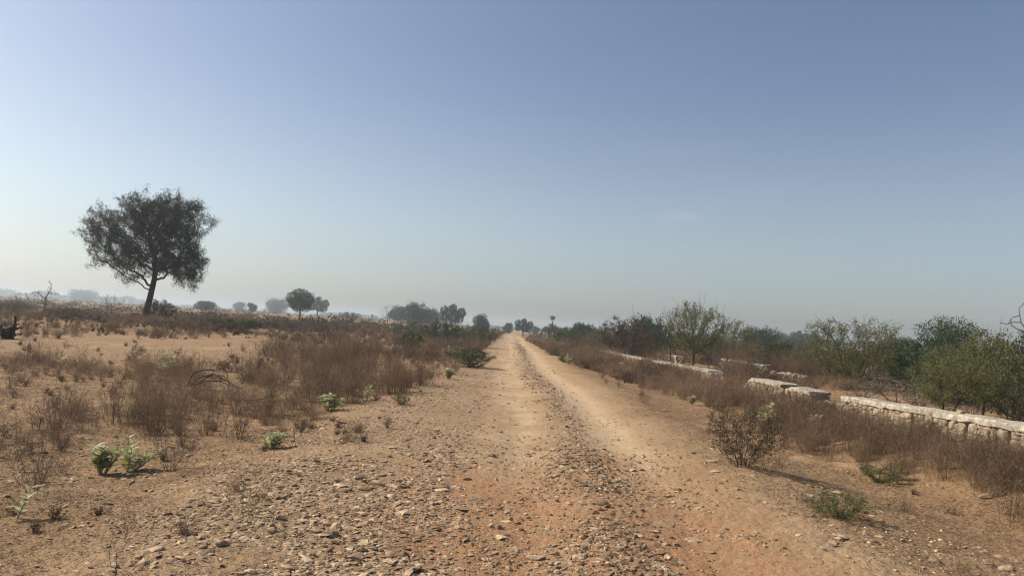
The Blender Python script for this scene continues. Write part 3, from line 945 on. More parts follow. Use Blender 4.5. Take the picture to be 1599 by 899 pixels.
FAN = dict(
    flat=proto_fan(501, 4, .95, 1150, 'leaf_acacia', 'bark_brown', bare=.3, w=3.6, h=2.8, n_each=12, low=.06),
    tips=proto_fan(502, 1, .8, 950, 'leaf_acacia', 'bark_dark', bare=1.0, trunk_h=.7, w=3.2, h=2.6, n_each=13, low=.24),
    tall=proto_fan(503, 2, .7, 420, 'leaf_acacia', 'bark_brown', trunk_h=.5, w=2.6, h=2.8, low=.2, n_each=16),
    lean=proto_fan(504, 2, .85, 480, 'leaf_acacia', 'bark_dark', bare=.3, trunk_h=.9, w=3.6, h=2.5, low=.3, skew=.22, n_each=17),
    bush1=proto_fan(505, 5, .7, 420, 'leaf_olive', 'bark_brown', w=3.2, h=2.0, low=.03, n_each=12, lw=(.095, .04)),
    bush2=proto_fan(506, 6, .75, 420, 'leaf_dark', 'bark_dark', w=3.0, h=1.9, low=.03, n_each=14, lw=(.10, .045)),
    bush3=proto_fan(507, 5, .8, 420, 'leaf_acacia', 'bark_brown', bare=.15, w=3.4, h=2.1, low=.05, n_each=10, lw=(.09, .035)),
    brown=proto_fan(508, 5, .7, 600, 'leaf_brown', 'bark_dark', bare=.3, w=3.4, h=2.8, low=.06, n_each=16, lw=(.09, .035), tip=.006),
    grey=proto_fan(509, 6, .7, 420, 'leaf_grey', 'bark_grey', bare=.2, w=2.6, h=1.4, low=.03, n_each=4, lw=(.08, .03), tip=.007),
    scrub1=proto_fan(510, 6, .7, 420, 'leaf_brown', 'bark_grey', bare=.35, w=2.8, h=1.3, low=.03, n_each=2, lw=(.08, .03), tip=.008),
    scrub2=proto_fan(511, 5, .6, 380, 'leaf_grey', 'bark_brown', bare=.3, w=2.6, h=1.5, low=.03, n_each=3, lw=(.08, .03), tip=.008),
)
RND = dict(
    ball=proto_round(601, lumps_ball(1, 6.5, 5.4, 1.0), 'leaf_dark', n=7000),
    wide=proto_round(602, lumps_ball(2, 8.5, 5.0, .8, 12), 'leaf_dark', n=8000),
    lobes=proto_round(603, [(-2.2, 0, 4.2, 1.35), (-2.0, .3, 2.6, 1.3), (0, -.2, 4.6, 1.3), (.3, .2, 2.8, 1.7), (2.5, 0, 3.7, 1.4), (2.0, .4, 2.4, 1.2)], 'leaf_dark', n=7000),
    olive=proto_round(604, lumps_ball(4, 6.0, 4.6, .6, 10), 'leaf_olive', n=7000),
    knob=proto_round(605, [(0, 0, 6.6, .85), (0, 0, 3.4, 1.7), (-1.7, .3, 2.6, 1.5), (1.7, -.2, 2.5, 1.5), (.2, .6, 2.0, 1.8), (-2.3, 0, 1.6, 1.2), (2.4, 0, 1.6, 1.2)], 'leaf_olive', n=6000, trunk_h=5.5, r0=.16),
    dense=proto_round(606, lumps_ball(6, 4.6, 3.4, .2, 13), 'leaf_dark', n=24000, L=.12, W=.05, trunk_h=.5, r0=.12),
    fan=proto_round(607, [(0, 0, 4.6, 1.5), (-1.6, .3, 4.0, 1.4), (1.7, -.2, 4.0, 1.4), (.3, 1.2, 4.1, 1.4), (-2.2, -.3, 2.9, 1.0), (2.2, .3, 2.9, 1.0), (0, -.6, 3.2, 1.5), (-.8, .6, 2.5, 1.0), (.9, .2, 2.4, 1.0)],
                    'leaf_olive', n=11000, L=.30, W=.09, trunk_h=1.9, r0=.14),
)
BARE = dict(
    fork=proto_bare(701, cluster=[(-1.0, 0, 2.0, .55), (.4, .1, 2.6, .45), (.9, 0, 2.2, .5), (.5, -.2, 3.3, .3)], natt=72, tip=.016, trunk_h=.5, nroots=1, step=.16),
    fine=proto_bare(702, 3.2, 2.6, 200, .009, .4, 3, 'bark_grey', .15),
    tall=proto_bare(703, 5, 4.5, 260, .011, 1.6, 1, 'bark_brown', .2),
    edge=proto_bare(704, 4.2, 4.2, 150, .009, 1.2, 1, 'bark_dark', .18),
)

T_FAR = 'trees far off across the plain'
for row in [
    # px, Y, top_y, w_px, proto, name, label
    (128, 850, 452, 36, RND['wide'], 'broad_tree', 'bluish round tree rising from the hazy wood at the left horizon'),
    (320, 260, 470, 30, RND['olive'], 'broad_tree', 'soft green low tree right of the lone tree, on the far plain'),
    (373, 620, 471, 18, RND['ball'], 'broad_tree', 'small bluish round tree between the soft green low tree and a slimmer one'),
    (393, 300, 473, 15, RND['olive'], 'broad_tree', 'slim small green tree right of a small bluish round tree'),
    (433, 560, 466, 34, RND['wide'], 'broad_tree', 'pale blue grey tree touching the left side of the green fan-crowned tree'),
    (468, 150, 452, 48, RND['fan'], 'thorn_tree', 'green fan-crowned tree with a thin dark trunk on the far plain'),
    (495, 300, 464, 30, RND['lobes'], 'broad_tree', 'dark lobed tree partly behind the green fan-crowned tree'),
    (605, 210, 476, 26, BARE['tall'], 'bare_tree', 'leafless grey tree at the left end of the row of dark trees'),
    (621, 300, 478, 30, RND['ball'], 'broad_tree', 'bluish tree just right of the leafless grey tree'),
    (650, 225, 473, 42, RND['wide'], 'broad_tree', 'tallest dark green tree in the middle of the row of dark trees'),
    (674, 270, 482, 30, RND['ball'], 'broad_tree', 'rounded tree at the right end of the row of dark trees'),
    (705, 230, 476, 37, RND['lobes'], 'broad_tree', 'dark tree with three separate lobes standing left of the track'),
    (752, 200, 491, 24, RND['ball'], 'broad_tree', 'round dark crown showing over the roadside scrub left of the track'),
    (793, 260, 504, 14, RND['olive'], 'broad_tree', 'small low tree straight above the far end of the track'),
    (817, 230, 498, 27, RND['lobes'], 'broad_tree', 'small dark lobed tree just right of the far end of the track'),
    (836, 330, 509, 12, RND['ball'], 'broad_tree', 'tiny pale tree between the lobed tree and the knob-topped tree'),
    (862, 185, 494, 34, RND['knob'], 'broad_tree', 'tree with a round knob of leaves on a stalk above its crown'),
    (906, 150, 504, 30, RND['ball'], 'broad_tree', 'dark rounded tree right of the knob-topped tree'),
    (1012, 95, 494, 56, RND['wide'], 'broad_tree', 'dark green tree behind the brown leafless thicket'),
    (1186, 110, 511, 56, RND['wide'], 'broad_tree', 'dark blue green domed tree behind the upright green thorn tree'),
    (1222, 290, 520, 34, RND['wide'], 'broad_tree', 'hazy low tree at the left of the gap in the right-hand trees'),
    (1246, 280, 517, 26, RND['lobes'], 'broad_tree', 'hazy tree with the highest top in the gap between the right-hand trees'),
    (1272, 250, 520, 24, RND['ball'], 'broad_tree', 'hazy round tree touching the left edge of the flat-topped thorn tree'),
    (1410, 190, 526, 50, RND['wide'], 'broad_tree', 'hazy low tree between the flat-topped thorn tree and the big domed tree'),
    (1476, 48, 500, 100, RND['dense'], 'domed_tree', 'big olive green domed tree behind the right-hand thicket'),
]:
    px, Y, ty, w, pr, nm, lab = row
    put(pr, nm, lab, 'tree', px, Y, ty, w, T_FAR if Y > 140 else 'trees right of the track', rot=(px * 1.7) % 6.28 if pr is not RND['lobes'] and pr is not RND['knob'] else 0.)

for row in [
    (978, 46, 489, 84, FAN['brown'], 'leafless_thicket', 'large brown leafless thorn thicket left of the green thorn trees', 'shrub'),
    (1048, 42, 480, 46, BARE['tall'], 'bare_tree', 'bare pale-branched tree at the left shoulder of the green thorn tree', 'tree'),
    (1083, 40, 467, 100, FAN['tips'], 'thorn_tree', 'green thorn tree with bare shoots on top and a thin dark trunk behind the wall', 'tree'),
    (1148, 55, 501, 54, FAN['tall'], 'thorn_tree', 'upright green thorn tree right of the one with bare shoots', 'tree'),
    (1330, 30, 497, 128, FAN['flat'], 'thorn_tree', 'flat-topped green thorn tree spreading over the ground behind the wall', 'tree'),
    (1478, 17.5, 545, 116, FAN['lean'], 'thorn_tree', 'thorn tree with slanting dark trunk leaning right behind the wall', 'tree'),
    (1538, 19, 508, 130, FAN['tips'], 'thorn_tree', 'pale green thorn tree with a straight black trunk near the right edge', 'tree'),
    (1700, 14.5, 425, 200, BARE['edge'], 'bare_tree', 'dark bare-branched tree reaching in over the right edge', 'tree'),
]:
    px, Y, ty, w, pr, nm, lab, cat = row
    put(pr, nm, lab, cat, px, Y, ty, w, rot=(px * .37) % 6.28 if pr is not FAN['lean'] else 0.)

BUSH = [
    (885, 76, 518, 34, 'bush2', 'small dark bush nearest the white parapets on the right'),
    (912, 62, 515, 44, 'scrub1', 'brown twiggy bush beside the far end of the stone wall'),
    (938, 58, 508, 40, 'bush3', 'green bush at the left foot of the brown leafless thicket'),
    (1036, 72, 507, 56, 'bush2', 'dark green bush between the brown thicket and the bare tree'),
    (1000, 52, 520, 60, 'bush1', 'olive bush under the right side of the brown leafless thicket'),
    (1112, 47, 521, 66, 'bush1', 'olive bush at the right foot of the thorn tree with bare shoots'),
    (1128, 30, 548, 44, 'grey', 'grey dry bush leaning on the end of the broken wall stretch'),
    (1172, 50, 528, 70, 'bush3', 'light green bush under the upright green thorn tree'),
    (1210, 46, 536, 62, 'bush2', 'dark rounded bush behind the far rubble wall'),
    (1250, 40, 547, 60, 'brown', 'brown bush at the broken end of the far rubble wall'),
    (1240, 55, 531, 80, 'bush1', 'olive bush filling the gap left of the flat-topped thorn tree'),
    (1290, 36, 536, 76, 'bush3', 'bright green bush merging with the left of the flat-topped thorn tree'),
    (1380, 33, 540, 86, 'bush1', 'olive bush merging with the right of the flat-topped thorn tree'),
    (1418, 37, 532, 90, 'bush2', 'dark green bush in front of the gap beside the big domed tree'),
    (1440, 29, 552, 90, 'bush2', 'dark low bush under the left of the big domed tree'),
    (1505, 33, 532, 96, 'bush3', 'light green bush in front of the right of the big domed tree'),
    (1462, 24, 572, 80, 'grey', 'grey green tangle left of the slanting trunk'),
    (1582, 26, 520, 120, 'bush1', 'olive bush cut by the right edge behind the straight black trunk'),
    (1600, 18, 560, 110, 'bush3', 'light green low bush at the right edge behind the wall'),
    (1370, 27, 570, 60, 'scrub2', 'grey twiggy bush at the foot of the flat-topped thorn tree'),
    (1720, 22, 500, 190, 'bush1', 'tall olive bush outside the right edge behind the wall'),
    (1800, 16, 520, 190, 'bush3', 'green bush far outside the right edge behind the wall'),
    (1440, 22, 596, 70, 'grey', 'low grey bush under the slanting dark trunk behind the wall'),
    (1520, 19.5, 606, 60, 'grey', 'grey tangle of low brush between the two dark trunks'),
    (1585, 17, 600, 80, 'bush1', 'low olive bush right of the straight black trunk'),
    (1500, 25, 562, 110, 'bush2', 'dark green bush filling the space behind the two dark trunks'),
    (1560, 29, 548, 120, 'bush3', 'light green bush far behind the straight black trunk'),
    (1350, 24, 592, 70, 'grey', 'grey low bush before the flat-topped thorn tree'),
    # left of the track
    (249, 53, 464, 50, 'brown', 'tall dark twiggy bush leaning against the foot of the lone tree'),
    (365, 44, 497, 84, 'bush2', 'dark green low bush right of the lone tree'),
    (740, 27, 543, 58, 'bush2', 'dark green bush at the left edge of the track'),
    (712, 42, 515, 60, 'grey', 'grey green bush behind the dark bush at the left of the track'),
    (748, 52, 508, 56, 'bush1', 'olive bush farthest along the left edge of the track'),
    (690, 60, 503, 60, 'bush2', 'dark bush in the middle of the roadside scrub'),
    (640, 66, 501, 64, 'grey', 'grey bush left of the dark bush in the roadside scrub'),
    (725, 70, 502, 60, 'scrub2', 'twiggy brown grey bush at the back of the roadside scrub'),
    (645, 38, 520, 36, 'bush2', 'narrow dark bush standing alone in the brown weeds left of the track'),
    (592, 26, 562, 62, 'scrub1', 'dark brown dry bush at the edge of the left clearing'),
    (625, 34, 540, 60, 'scrub1', 'brown dry bush behind the dark one at the clearing edge'),
    (525, 31, 550, 50, 'scrub1', 'flat brown dry bush lying in the left clearing'),
    (545, 210, 487, 32, 'bush1', 'green bush on the far plain left of the leafless grey tree'),
    (690, 170, 494, 60, 'scrub2', 'pale dry bush below the row of dark trees'),
    (775, 100, 513, 20, 'bush2', 'dark small bush left of the far end of the track'),
    (772, 75, 509, 34, 'grey', 'grey bush close to the far end of the track, left side'),
    (848, 110, 514, 20, 'scrub2', 'dry bush right of the far end of the track'),
    # right verge
    (936, 31, 553, 34, 'grey', 'grey green bush on the right verge before the wall'),
    (886, 36, 556, 22, 'bush2', 'small dark bush on the right edge of the track'),
    (862, 44, 545, 24, 'grey', 'pale grey bush farthest along the right edge of the track'),
    (1178, 31.5, 555, 44, 'scrub2', 'thin twiggy bush in front of the far rubble wall'),
]
for i, (px, Y, ty, w, k, lab) in enumerate(BUSH):
    put(FAN[k], 'thorn_bush', lab, 'bush', px, Y, ty, w, 'bushes of the dry plain', rot=i * 1.3, parts=('stem', 'foliage'))

def scrub_band():
    rg = np.random.default_rng(91)
    kinds = ['scrub1', 'scrub2', 'grey', 'scrub1', 'scrub2']
    for i in range(150):
        px = rg.uniform(-180, 560); Y = rg.uniform(42, 95)
        if 300 < px and Y < 46: Y += 8
        if 185 < px < 285 and Y < 62: Y += 20
        hz = horizon(px)
        ty = hz + rg.normal(7, 4.5) + (7 if px > 270 else 0)
        put(FAN[kinds[int(rg.integers(0, 5))]], 'dry_scrub_bush', 'grey brown leafless scrub bush in the hazy belt behind the left clearing', 'bush', px, Y, ty,
            rg.uniform(45, 90) * 50 / Y, 'leafless scrub of the left belt', rot=rg.uniform(0, 6.28), parts=('stem', 'foliage'))
    for i in range(26):
        px = rg.uniform(880, 1230); Y = rg.uniform(60, 130)
        put(FAN[['bush1', 'bush2', 'bush3', 'scrub2'][int(rg.integers(0, 4))]], 'thorn_bush', 'dim green bush in the far thicket behind the right-hand thorn trees', 'bush', px, Y,
            horizon(px) + rg.normal(-4, 5), rg.uniform(40, 70) * 70 / Y, 'bushes of the far right thicket', rot=rg.uniform(0, 6.28), parts=('stem', 'foliage'))
    for i in range(22):
        px = rg.uniform(1180, 1800); Y = rg.uniform(34, 75)
        put(FAN[['bush1', 'bush2', 'bush3', 'bush3'][int(rg.integers(0, 4))]], 'thorn_bush', 'dense green bush in the belt behind the flat-topped and domed trees', 'bush', px, Y,
            horizon(px) - rg.uniform(-9, 2), rg.uniform(60, 95) * 45 / Y, 'bushes of the near right thicket', rot=rg.uniform(0, 6.28), parts=('stem', 'foliage'))
scrub_band()

put(BARE['fork'], 'bare_tree', 'dead forked tree with two leafless arms above the left scrub', 'tree', 70, 62, 437, 40)
put(BARE['fine'], 'bare_tree', 'thin leafless sapling left of the dead forked tree', 'tree', 34, 70, 457, 34, rot=1.)
put(BARE['fine'], 'bare_tree', 'thin leafless sapling between the dead forked tree and the lone tree', 'tree', 170, 80, 459, 26, rot=2.4)

def build_far_scrub():
    rg = np.random.default_rng(96)
    x, y = scatter_polar(5200, 70, 520, math.radians(46), rg)
    n = fbm(x / 45., y / 30., 4, 55)
    keep = (n > .44) & (np.abs(x - .4) > 3.5) & ((y < 160) | (np.abs(x) > 8))
    x, y = x[keep], y[keep]; m = len(x)
    hh = np.exp(rg.normal(math.log(.6), .4, m)); hh = np.clip(hh, .25, 1.5) * np.where(x > 0, 1.1, 1.0)
    k = 46
    v = rg.normal(0, .5, (m, k, 3)); v[..., 2] = np.abs(rg.normal(0, .45, (m, k)))
    v = v * np.stack([hh * 1.5, hh * 1.5, hh], 1)[:, None] + np.stack([x, y, H(x, y)], 1)[:, None]
    D = rg.normal(size=(m * k, 3)) + np.array([0, 0, .6])
    V, Q = leaf_quads(v.reshape(-1, 3), D, np.repeat(hh * .42, k), np.repeat(hh * .14, k), rg)
    mb = MB(); mb.add(V, Q, tone=np.repeat(np.clip(rg.normal(.4, .25, m), 0, 1), k * 4))
    o = link('far_scrub', mb.mesh('far_scrub', M['scrub_far'])); tag(o, 'low grey green scrub dotting the far plain', 'scrub', kind='stuff')
build_far_scrub()

# distant woods: a mass no one could count
def build_woods():
    rg = np.random.default_rng(95)
    mb = MB()
    def belt(px0, px1, Y0, Y1, top, n, amp):
        for _ in range(n):
            px = rg.uniform(px0, px1); Y = rg.uniform(Y0, Y1)
            x, y, z = at(px, Y)
            ty = horizon(px) - top - amp * (vnoise(np.array(px / 34.), np.array(Y / 500.), 17) - .5) * 2
            hh = max(z_at(px, ty, Y) - z, 2.); w = rg.uniform(.7, 1.3) * hh
            k = 150
            v = norm(rg.normal(size=(k, 3))) * rg.uniform(.35, 1, (k, 1)) ** .5 * np.array([w, w, hh * .52]) + np.array([x, y, z + hh * .5])
            V, Q = leaf_quads(v, rg.normal(size=(k, 3)), hh * .22, hh * .13, rg)
            mb.add(V, Q, tone=np.repeat(rg.uniform(0, 1, k), 4))
    belt(-350, 250, 900, 1350, 14, 120, 6)
    belt(240, 420, 1000, 1500, 6, 50, 3)
    belt(500, 700, 900, 1400, 7, 46, 4)
    belt(760, 960, 500, 800, 5, 40, 4)
    belt(1180, 1500, 350, 600, 12, 60, 5)
    belt(1500, 2000, 300, 600, 14, 50, 5)
    o = link('distant_woods', mb.mesh('distant_woods', M['leaf_dark']))
    tag(o, 'blue hazy line of distant woods along the horizon', 'woods', kind='stuff')
build_woods()

# ------------------------------------------------------------------ milkweed plants
def milkweed_proto(seed, nst, hgt):
    rg = np.random.default_rng(seed)
    st = MB(); lf = MB()
    for k in range(nst):
        az = rg.uniform(0, 6.28); ln = rg.uniform(.15, .9 if nst > 3 else .5); L = hgt * rg.uniform(.65, 1.05)
        d = np.array([math.cos(az) * math.sin(ln), math.sin(az) * math.sin(ln), math.cos(ln)])
        s = np.linspace(0, 1, 6)[:, None]
        P = np.array([d[0] * .06, d[1] * .06, -.02]) + d * L * s + np.array([0, 0, .12]) * L * s ** 2
        V, Q = path_tube(P, np.linspace(.011, .005, 6), 6); st.add(V, Q, tone=rg.uniform())
        nl = int(4 + L / .06)
        for j in range(nl):
            t = (.22 + .78 * j / nl)
            p = np.array([d[0] * .06, d[1] * .06, 0]) + d * L * t + np.array([0, 0, .12]) * L * t ** 2
            for sgn in (0, PI):
                a = az + j * PI / 2 + sgn + rg.normal(0, .25)
                out = np.array([math.cos(a), math.sin(a), rg.uniform(.25, 1.3)]); out /= np.linalg.norm(out)
                side = np.cross(out, [0, 0, 1]); side /= np.linalg.norm(side); nrm = np.cross(side, out)
                ll = rg.uniform(.055, .12) * (1.15 - .4 * abs(t - .6)); w = ll * rg.uniform(.48, .6)
                u = np.array([0, .2, .5, .8, 1.0]); wd = np.array([.12, .75, 1., .68, .04]) * w * .5
                mid = p + out * .01 + out * (u * ll)[:, None] + nrm * (-.22 * ll * u ** 2)[:, None]
                e1 = mid + side * wd[:, None] + nrm * (wd * .35)[:, None]; e2 = mid - side * wd[:, None] + nrm * (wd * .35)[:, None]
                V = np.stack([e1, mid, e2], 1).reshape(-1, 3)
                q = []
                for i in range(4):
                    q += [[3 * i, 3 * i + 1, 3 * i + 4, 3 * i + 3], [3 * i + 1, 3 * i + 2, 3 * i + 5, 3 * i + 4]]
                lf.add(V, q, tone=float(np.clip(rg.normal(.42, .34), 0, 1)))
    return st.mesh('stem', M['milkweed_stem']), lf.mesh('foliage', M['milkweed'], True)
MILK = [milkweed_proto(801, 10, .36), milkweed_proto(802, 5, .38), milkweed_proto(803, 1, .4), milkweed_proto(804, 9, .3)]
for i, (px, py, hpx, k, lab) in enumerate([
    (158, 738, 56, 0, 'leafy grey green milkweed with large pale leaves in the near left field'),
    (198, 735, 54, 1, 'slimmer milkweed with whitish upright leaves right beside the large leafy one'),
    (20, 812, 66, 2, 'single-stemmed milkweed at the left edge casting a short shadow'),
    (262, 586, 36, 1, 'whitish milkweed in the brown weeds below the lone tree'),
    (425, 700, 36, 3, 'small white-spotted milkweed in the open litter left of the rubble'),
    (512, 640, 34, 3, 'wide milkweed at the front edge of the brown weed belt'),
    (573, 625, 26, 1, 'small milkweed right of the wide one at the weed belt edge'),
    (699, 592, 22, 0, 'milkweed at the left shoulder of the track in front of the weeds'),
    (703, 560, 20, 1, 'pale milkweed deep in the weeds left of the track'),
    (742, 563, 16, 0, 'milkweed at the foot of the dark green bush by the track'),
    (603, 572, 16, 2, 'tiny pale milkweed beside the dark brown dry bush'),
    (1080, 632, 18, 0, 'pale milkweed at the edge of the right-hand weeds'),
    (1027, 582, 16, 1, 'pale milkweed in the weeds near the far wall stretch'),
    (1196, 668, 40, 1, 'milkweed with whitish leaves behind the grey green bush on the right verge'),
    (1268, 672, 34, 3, 'low milkweed in the red weeds right of the grey green bush'),
    (888, 568, 16, 1, 'whitish milkweed on the right edge of the track'),
    (1045, 600, 14, 2, 'small whitish milkweed inside the right-hand weeds'),
    (1310, 662, 20, 0, 'milkweed in the red weeds below the broken wall'),
    (600, 565, 10, 2, 'tiny whitish milkweed behind the dark brown dry bush'),
]):
    x, y, z = ground_hit(px, py)
    r_ = link('milkweed', None, loc=(x, y, z - .01)); r_.empty_display_size = .1
    s = hpx / FPX * y / .44
    r_.scale = (s * 1.1, s * 1.1, s); r_.rotation_euler = (0, 0, i * 1.9)
    link('stem', MILK[k][0], r_); link('foliage', MILK[k][1], r_)
    tag(r_, lab, 'plant', 'milkweed plants')

# ------------------------------------------------------------------ near shrubs and twigs
verge = proto_fan(820, 8, .85, 800, 'leaf_verge', 'deadwood', bare=.35, w=1.0 * 2.8, h=.85 * 2.8, low=.03, n_each=12, lw=(.085, .032), tip=.0045)
x, y, z = ground_hit(1160, 728)
put(verge, 'thorn_bush', 'grey green twiggy bush alone on the right verge throwing a long shadow', 'bush', 1158, y, 628, 100, xyz=(x, y, z), parts=('stem', 'foliage'))
twig1 = proto_fan(821, 6, .9, 220, 'leaf_acacia', 'weed_red', bare=.5, w=2.4, h=2.2, low=.08, n_each=2, lw=(.09, .04), tip=.005)
twig2 = proto_bare(822, 2.2, 2.0, 60, .006, .5, 1, 'deadwood', .14)
dryb = proto_fan(823, 9, .85, 950, 'leaf_brown', 'weed_red', bare=.8, w=2.4, h=2.0, low=.03, n_each=5, lw=(.055, .02), tip=.004)
tuft = proto_fan(824, 6, .8, 200, 'leaf_acacia', 'bark_grey', w=2.6, h=1.4, low=.03, n_each=14, lw=(.10, .035), tip=.010)
for i, (px, py, ty, w, pr, nm, lab) in enumerate([
    (385, 800, 728, 84, twig1, 'thorn_bush', 'sparse twiggy shrub with a few green leaves at the end of the rubble'),
    (195, 848, 792, 34, twig2, 'dry_twig', 'small forked dry twig standing in the litter at lower left'),
    (180, 899, 868, 50, twig2, 'dry_twig', 'dry twig cut by the bottom edge at lower left'),
    (550, 686, 648, 44, dryb, 'thorn_bush', 'small brown dry shrub with a shadow left of the rubble'),
    (478, 644, 610, 66, dryb, 'thorn_bush', 'dark brown dry shrub left of the wide milkweed'),
    (627, 632, 617, 26, tuft, 'thorn_bush', 'low green tuft alone near the left shoulder of the track'),
    (1312, 805, 790, 96, tuft, 'green_weed', 'low bright green weed patch on the right verge'),
    (1372, 752, 732, 70, tuft, 'green_weed', 'thin green weed under the edge of the red weeds'),
    (265, 735, 655, 80, dryb, 'thorn_bush', 'tall red brown dry shrub with forked base in the near left field'),
    (50, 770, 660, 90, dryb, 'thorn_bush', 'brown dry shrub behind the single-stemmed milkweed at the left edge'),
    (1200, 735, 690, 70, dryb, 'thorn_bush', 'brown dry shrub at the right foot of the grey green bush'),
    (1005, 630, 608, 24, dryb, 'thorn_bush', 'small brown dry shrub at the weed edge right of the track'),
    (460, 690, 655, 40, twig2, 'dry_twig', 'leaning dry twig above the small white-spotted milkweed'),
]):
    x, y, z = ground_hit(px, py)
    put(pr, nm, lab, 'weed' if nm == 'green_weed' else ('twig' if nm == 'dry_twig' else 'bush'), px, y, ty, w, 'shrubs and twigs near the track', rot=i * 2.1, xyz=(x, y, z),
        parts=('stem', 'foliage'))

# ------------------------------------------------------------------ dead branches and stump
def dead_branch(name, pts, r0, label, cat, seed, ntw=6):
    rg = np.random.default_rng(seed)
    pts = np.array(pts, float)
    t = np.linspace(0, 1, len(pts)); tt = np.linspace(0, 1, 22)
    P = np.stack([np.interp(tt, t, pts[:, i]) for i in range(3)], 1)
    for _ in range(3): P[1:-1] = (P[:-2] + P[1:-1] * 2 + P[2:]) / 4
    P += rg.normal(0, r0 * .25, P.shape)
    mb = MB(); V, Q = path_tube(P, np.linspace(r0, r0 * .3, 22), 7); mb.add(V, Q, tone=.4)
    for k in range(ntw):
        i = int(rg.integers(5, 20)); d = norm(P[i + 1] - P[i]) + rg.normal(0, .55, 3) * [1, 1, .7]
        L = rg.uniform(.25, .7); q = [P[i]]
        for j in range(6): q.append(q[-1] + norm(d + rg.normal(0, .25, 3)) * L / 6)
        V, Q = path_tube(q, np.linspace(r0 * .45, r0 * .12, 7), 5); mb.add(V, Q, tone=.55)
    o = link(name, mb.mesh(name, M['deadwood']))
    tag(o, label, cat)
def gp(px, py, dz=0.0):
    x, y, z = ground_hit(px, py); return (x, y, z + dz)
for i, (h, dx) in enumerate([(.42, 0), (.30, .0), (.2, .0), (.34, .0)]):
    x0, y0, z0 = gp(292, 612); x1, y1, z1 = gp(358, 604 + 3 * i)
    dead_branch('fallen_branch', [(x0, y0 + .1 * i, z0 + .1), ((x0 * 2 + x1) / 3, y0 + .2 * i, z0 + h), ((x0 + 2 * x1) / 3, y1, z1 + h * .95), (x1 + .1 * i, y1, z1 + .04)], .018,
                ['topmost dark arching dead branch in the brown weeds below the lone tree', 'second dark dead branch of the arching heap in the weeds',
                 'lowest dark dead branch of the arching heap in the weeds', 'thin dead branch crossing the arching heap in the weeds'][i], 'branch', 910 + i, 4)
x0, y0, z0 = gp(357, 612)
dead_branch('curved_root', [gp(356, 612, .16), gp(357, 622, .05), gp(368, 628, .03), gp(395, 627, .04)], .03, 'thick dark dead branch curled like a hook on the litter', 'branch', 920, 1)
dead_branch('fallen_branch', [gp(398, 628, .03), gp(440, 625, .1), gp(452, 600, .3), gp(445, 585, .5)], .014, 'thin pale dead stick rising right of the hooked branch', 'branch', 921, 3)
for i, (a, b_, lab) in enumerate([
    ((1380, 612), (1470, 632), 'long grey dead limb lying in the brush heap behind the wall'),
    ((1400, 600), (1500, 640), 'dark dead limb slanting across the brush heap behind the wall'),
    ((1370, 600), (1440, 622), 'pale thin dead limb on the left of the brush heap behind the wall'),
    ((1540, 625), (1640, 652), 'long black dead limb lying right of the straight black trunk'),
    ((100, 512), (140, 500), 'bent grey dead limb leaning in the scrub left of the lone tree')]):
    p, q = np.array(gp(*a)), np.array(gp(*b_))
    dead_branch('fallen_branch', [p + [0, 0, .55], p * .6 + q * .4 + [0, 0, .5], p * .3 + q * .7 + [0, 0, .3], q + [0, 0, .08]], .035, lab, 'branch', 930 + i, 9)
brush = proto_bare(825, 1.4, 5.0, 240, .010, .2, 5, 'bark_grey', .2)
put(brush, 'brush_heap', 'heap of grey leafless brush behind the near wall stretch', 'brush heap', 1412, 21, 592, 120, parts=('stem', 'foliage'))

def stump():
    rg = np.random.default_rng(940)
    x, y, z = ground_hit(12, 529)
    s = y / FPX
    mb = MB()
    for j, (dx, hh, r0) in enumerate([(0, 16, 8), (7, 26, 4.5), (-9, 12, 6), (12, 36, 2.4), (-4, 20, 3.5), (3, 14, 7)]):
        P = [np.array([dx * s * .6, rg.normal(0, .05), -.1])]
        for q_ in range(7): P.append(P[-1] + np.array([dx * s * .06 + rg.normal(0, .02), rg.normal(0, .02), (hh * s + .1) / 7]))
        V, Q = path_tube(P, np.linspace(r0 * s, r0 * s * .25, 8), 9)
        V += rg.normal(0, .012, V.shape); mb.add(V, Q, tone=.1 + .1 * j)
    for k in range(9):
        a = rg.uniform(0, 6.28); L = rg.uniform(8, 24) * s
        d = np.array([math.cos(a), math.sin(a) * .7, rg.uniform(-.05, .55)])
        q = [np.array([0, 0, .12 + rg.uniform(0, .25)])]
        for j in range(6): q.append(q[-1] + norm(d + rg.normal(0, .25, 3)) * L / 6)
        V, Q = path_tube(q, np.linspace(3.2 * s, .8 * s, 7), 6); mb.add(V, Q, tone=.3)
    o = link('tree_stump', mb.mesh('tree_stump', M['deadwood']), loc=(x, y, z))
    tag(o, 'jagged dark tree stump with broken roots at the left edge of the clearing', 'stump')
stump()

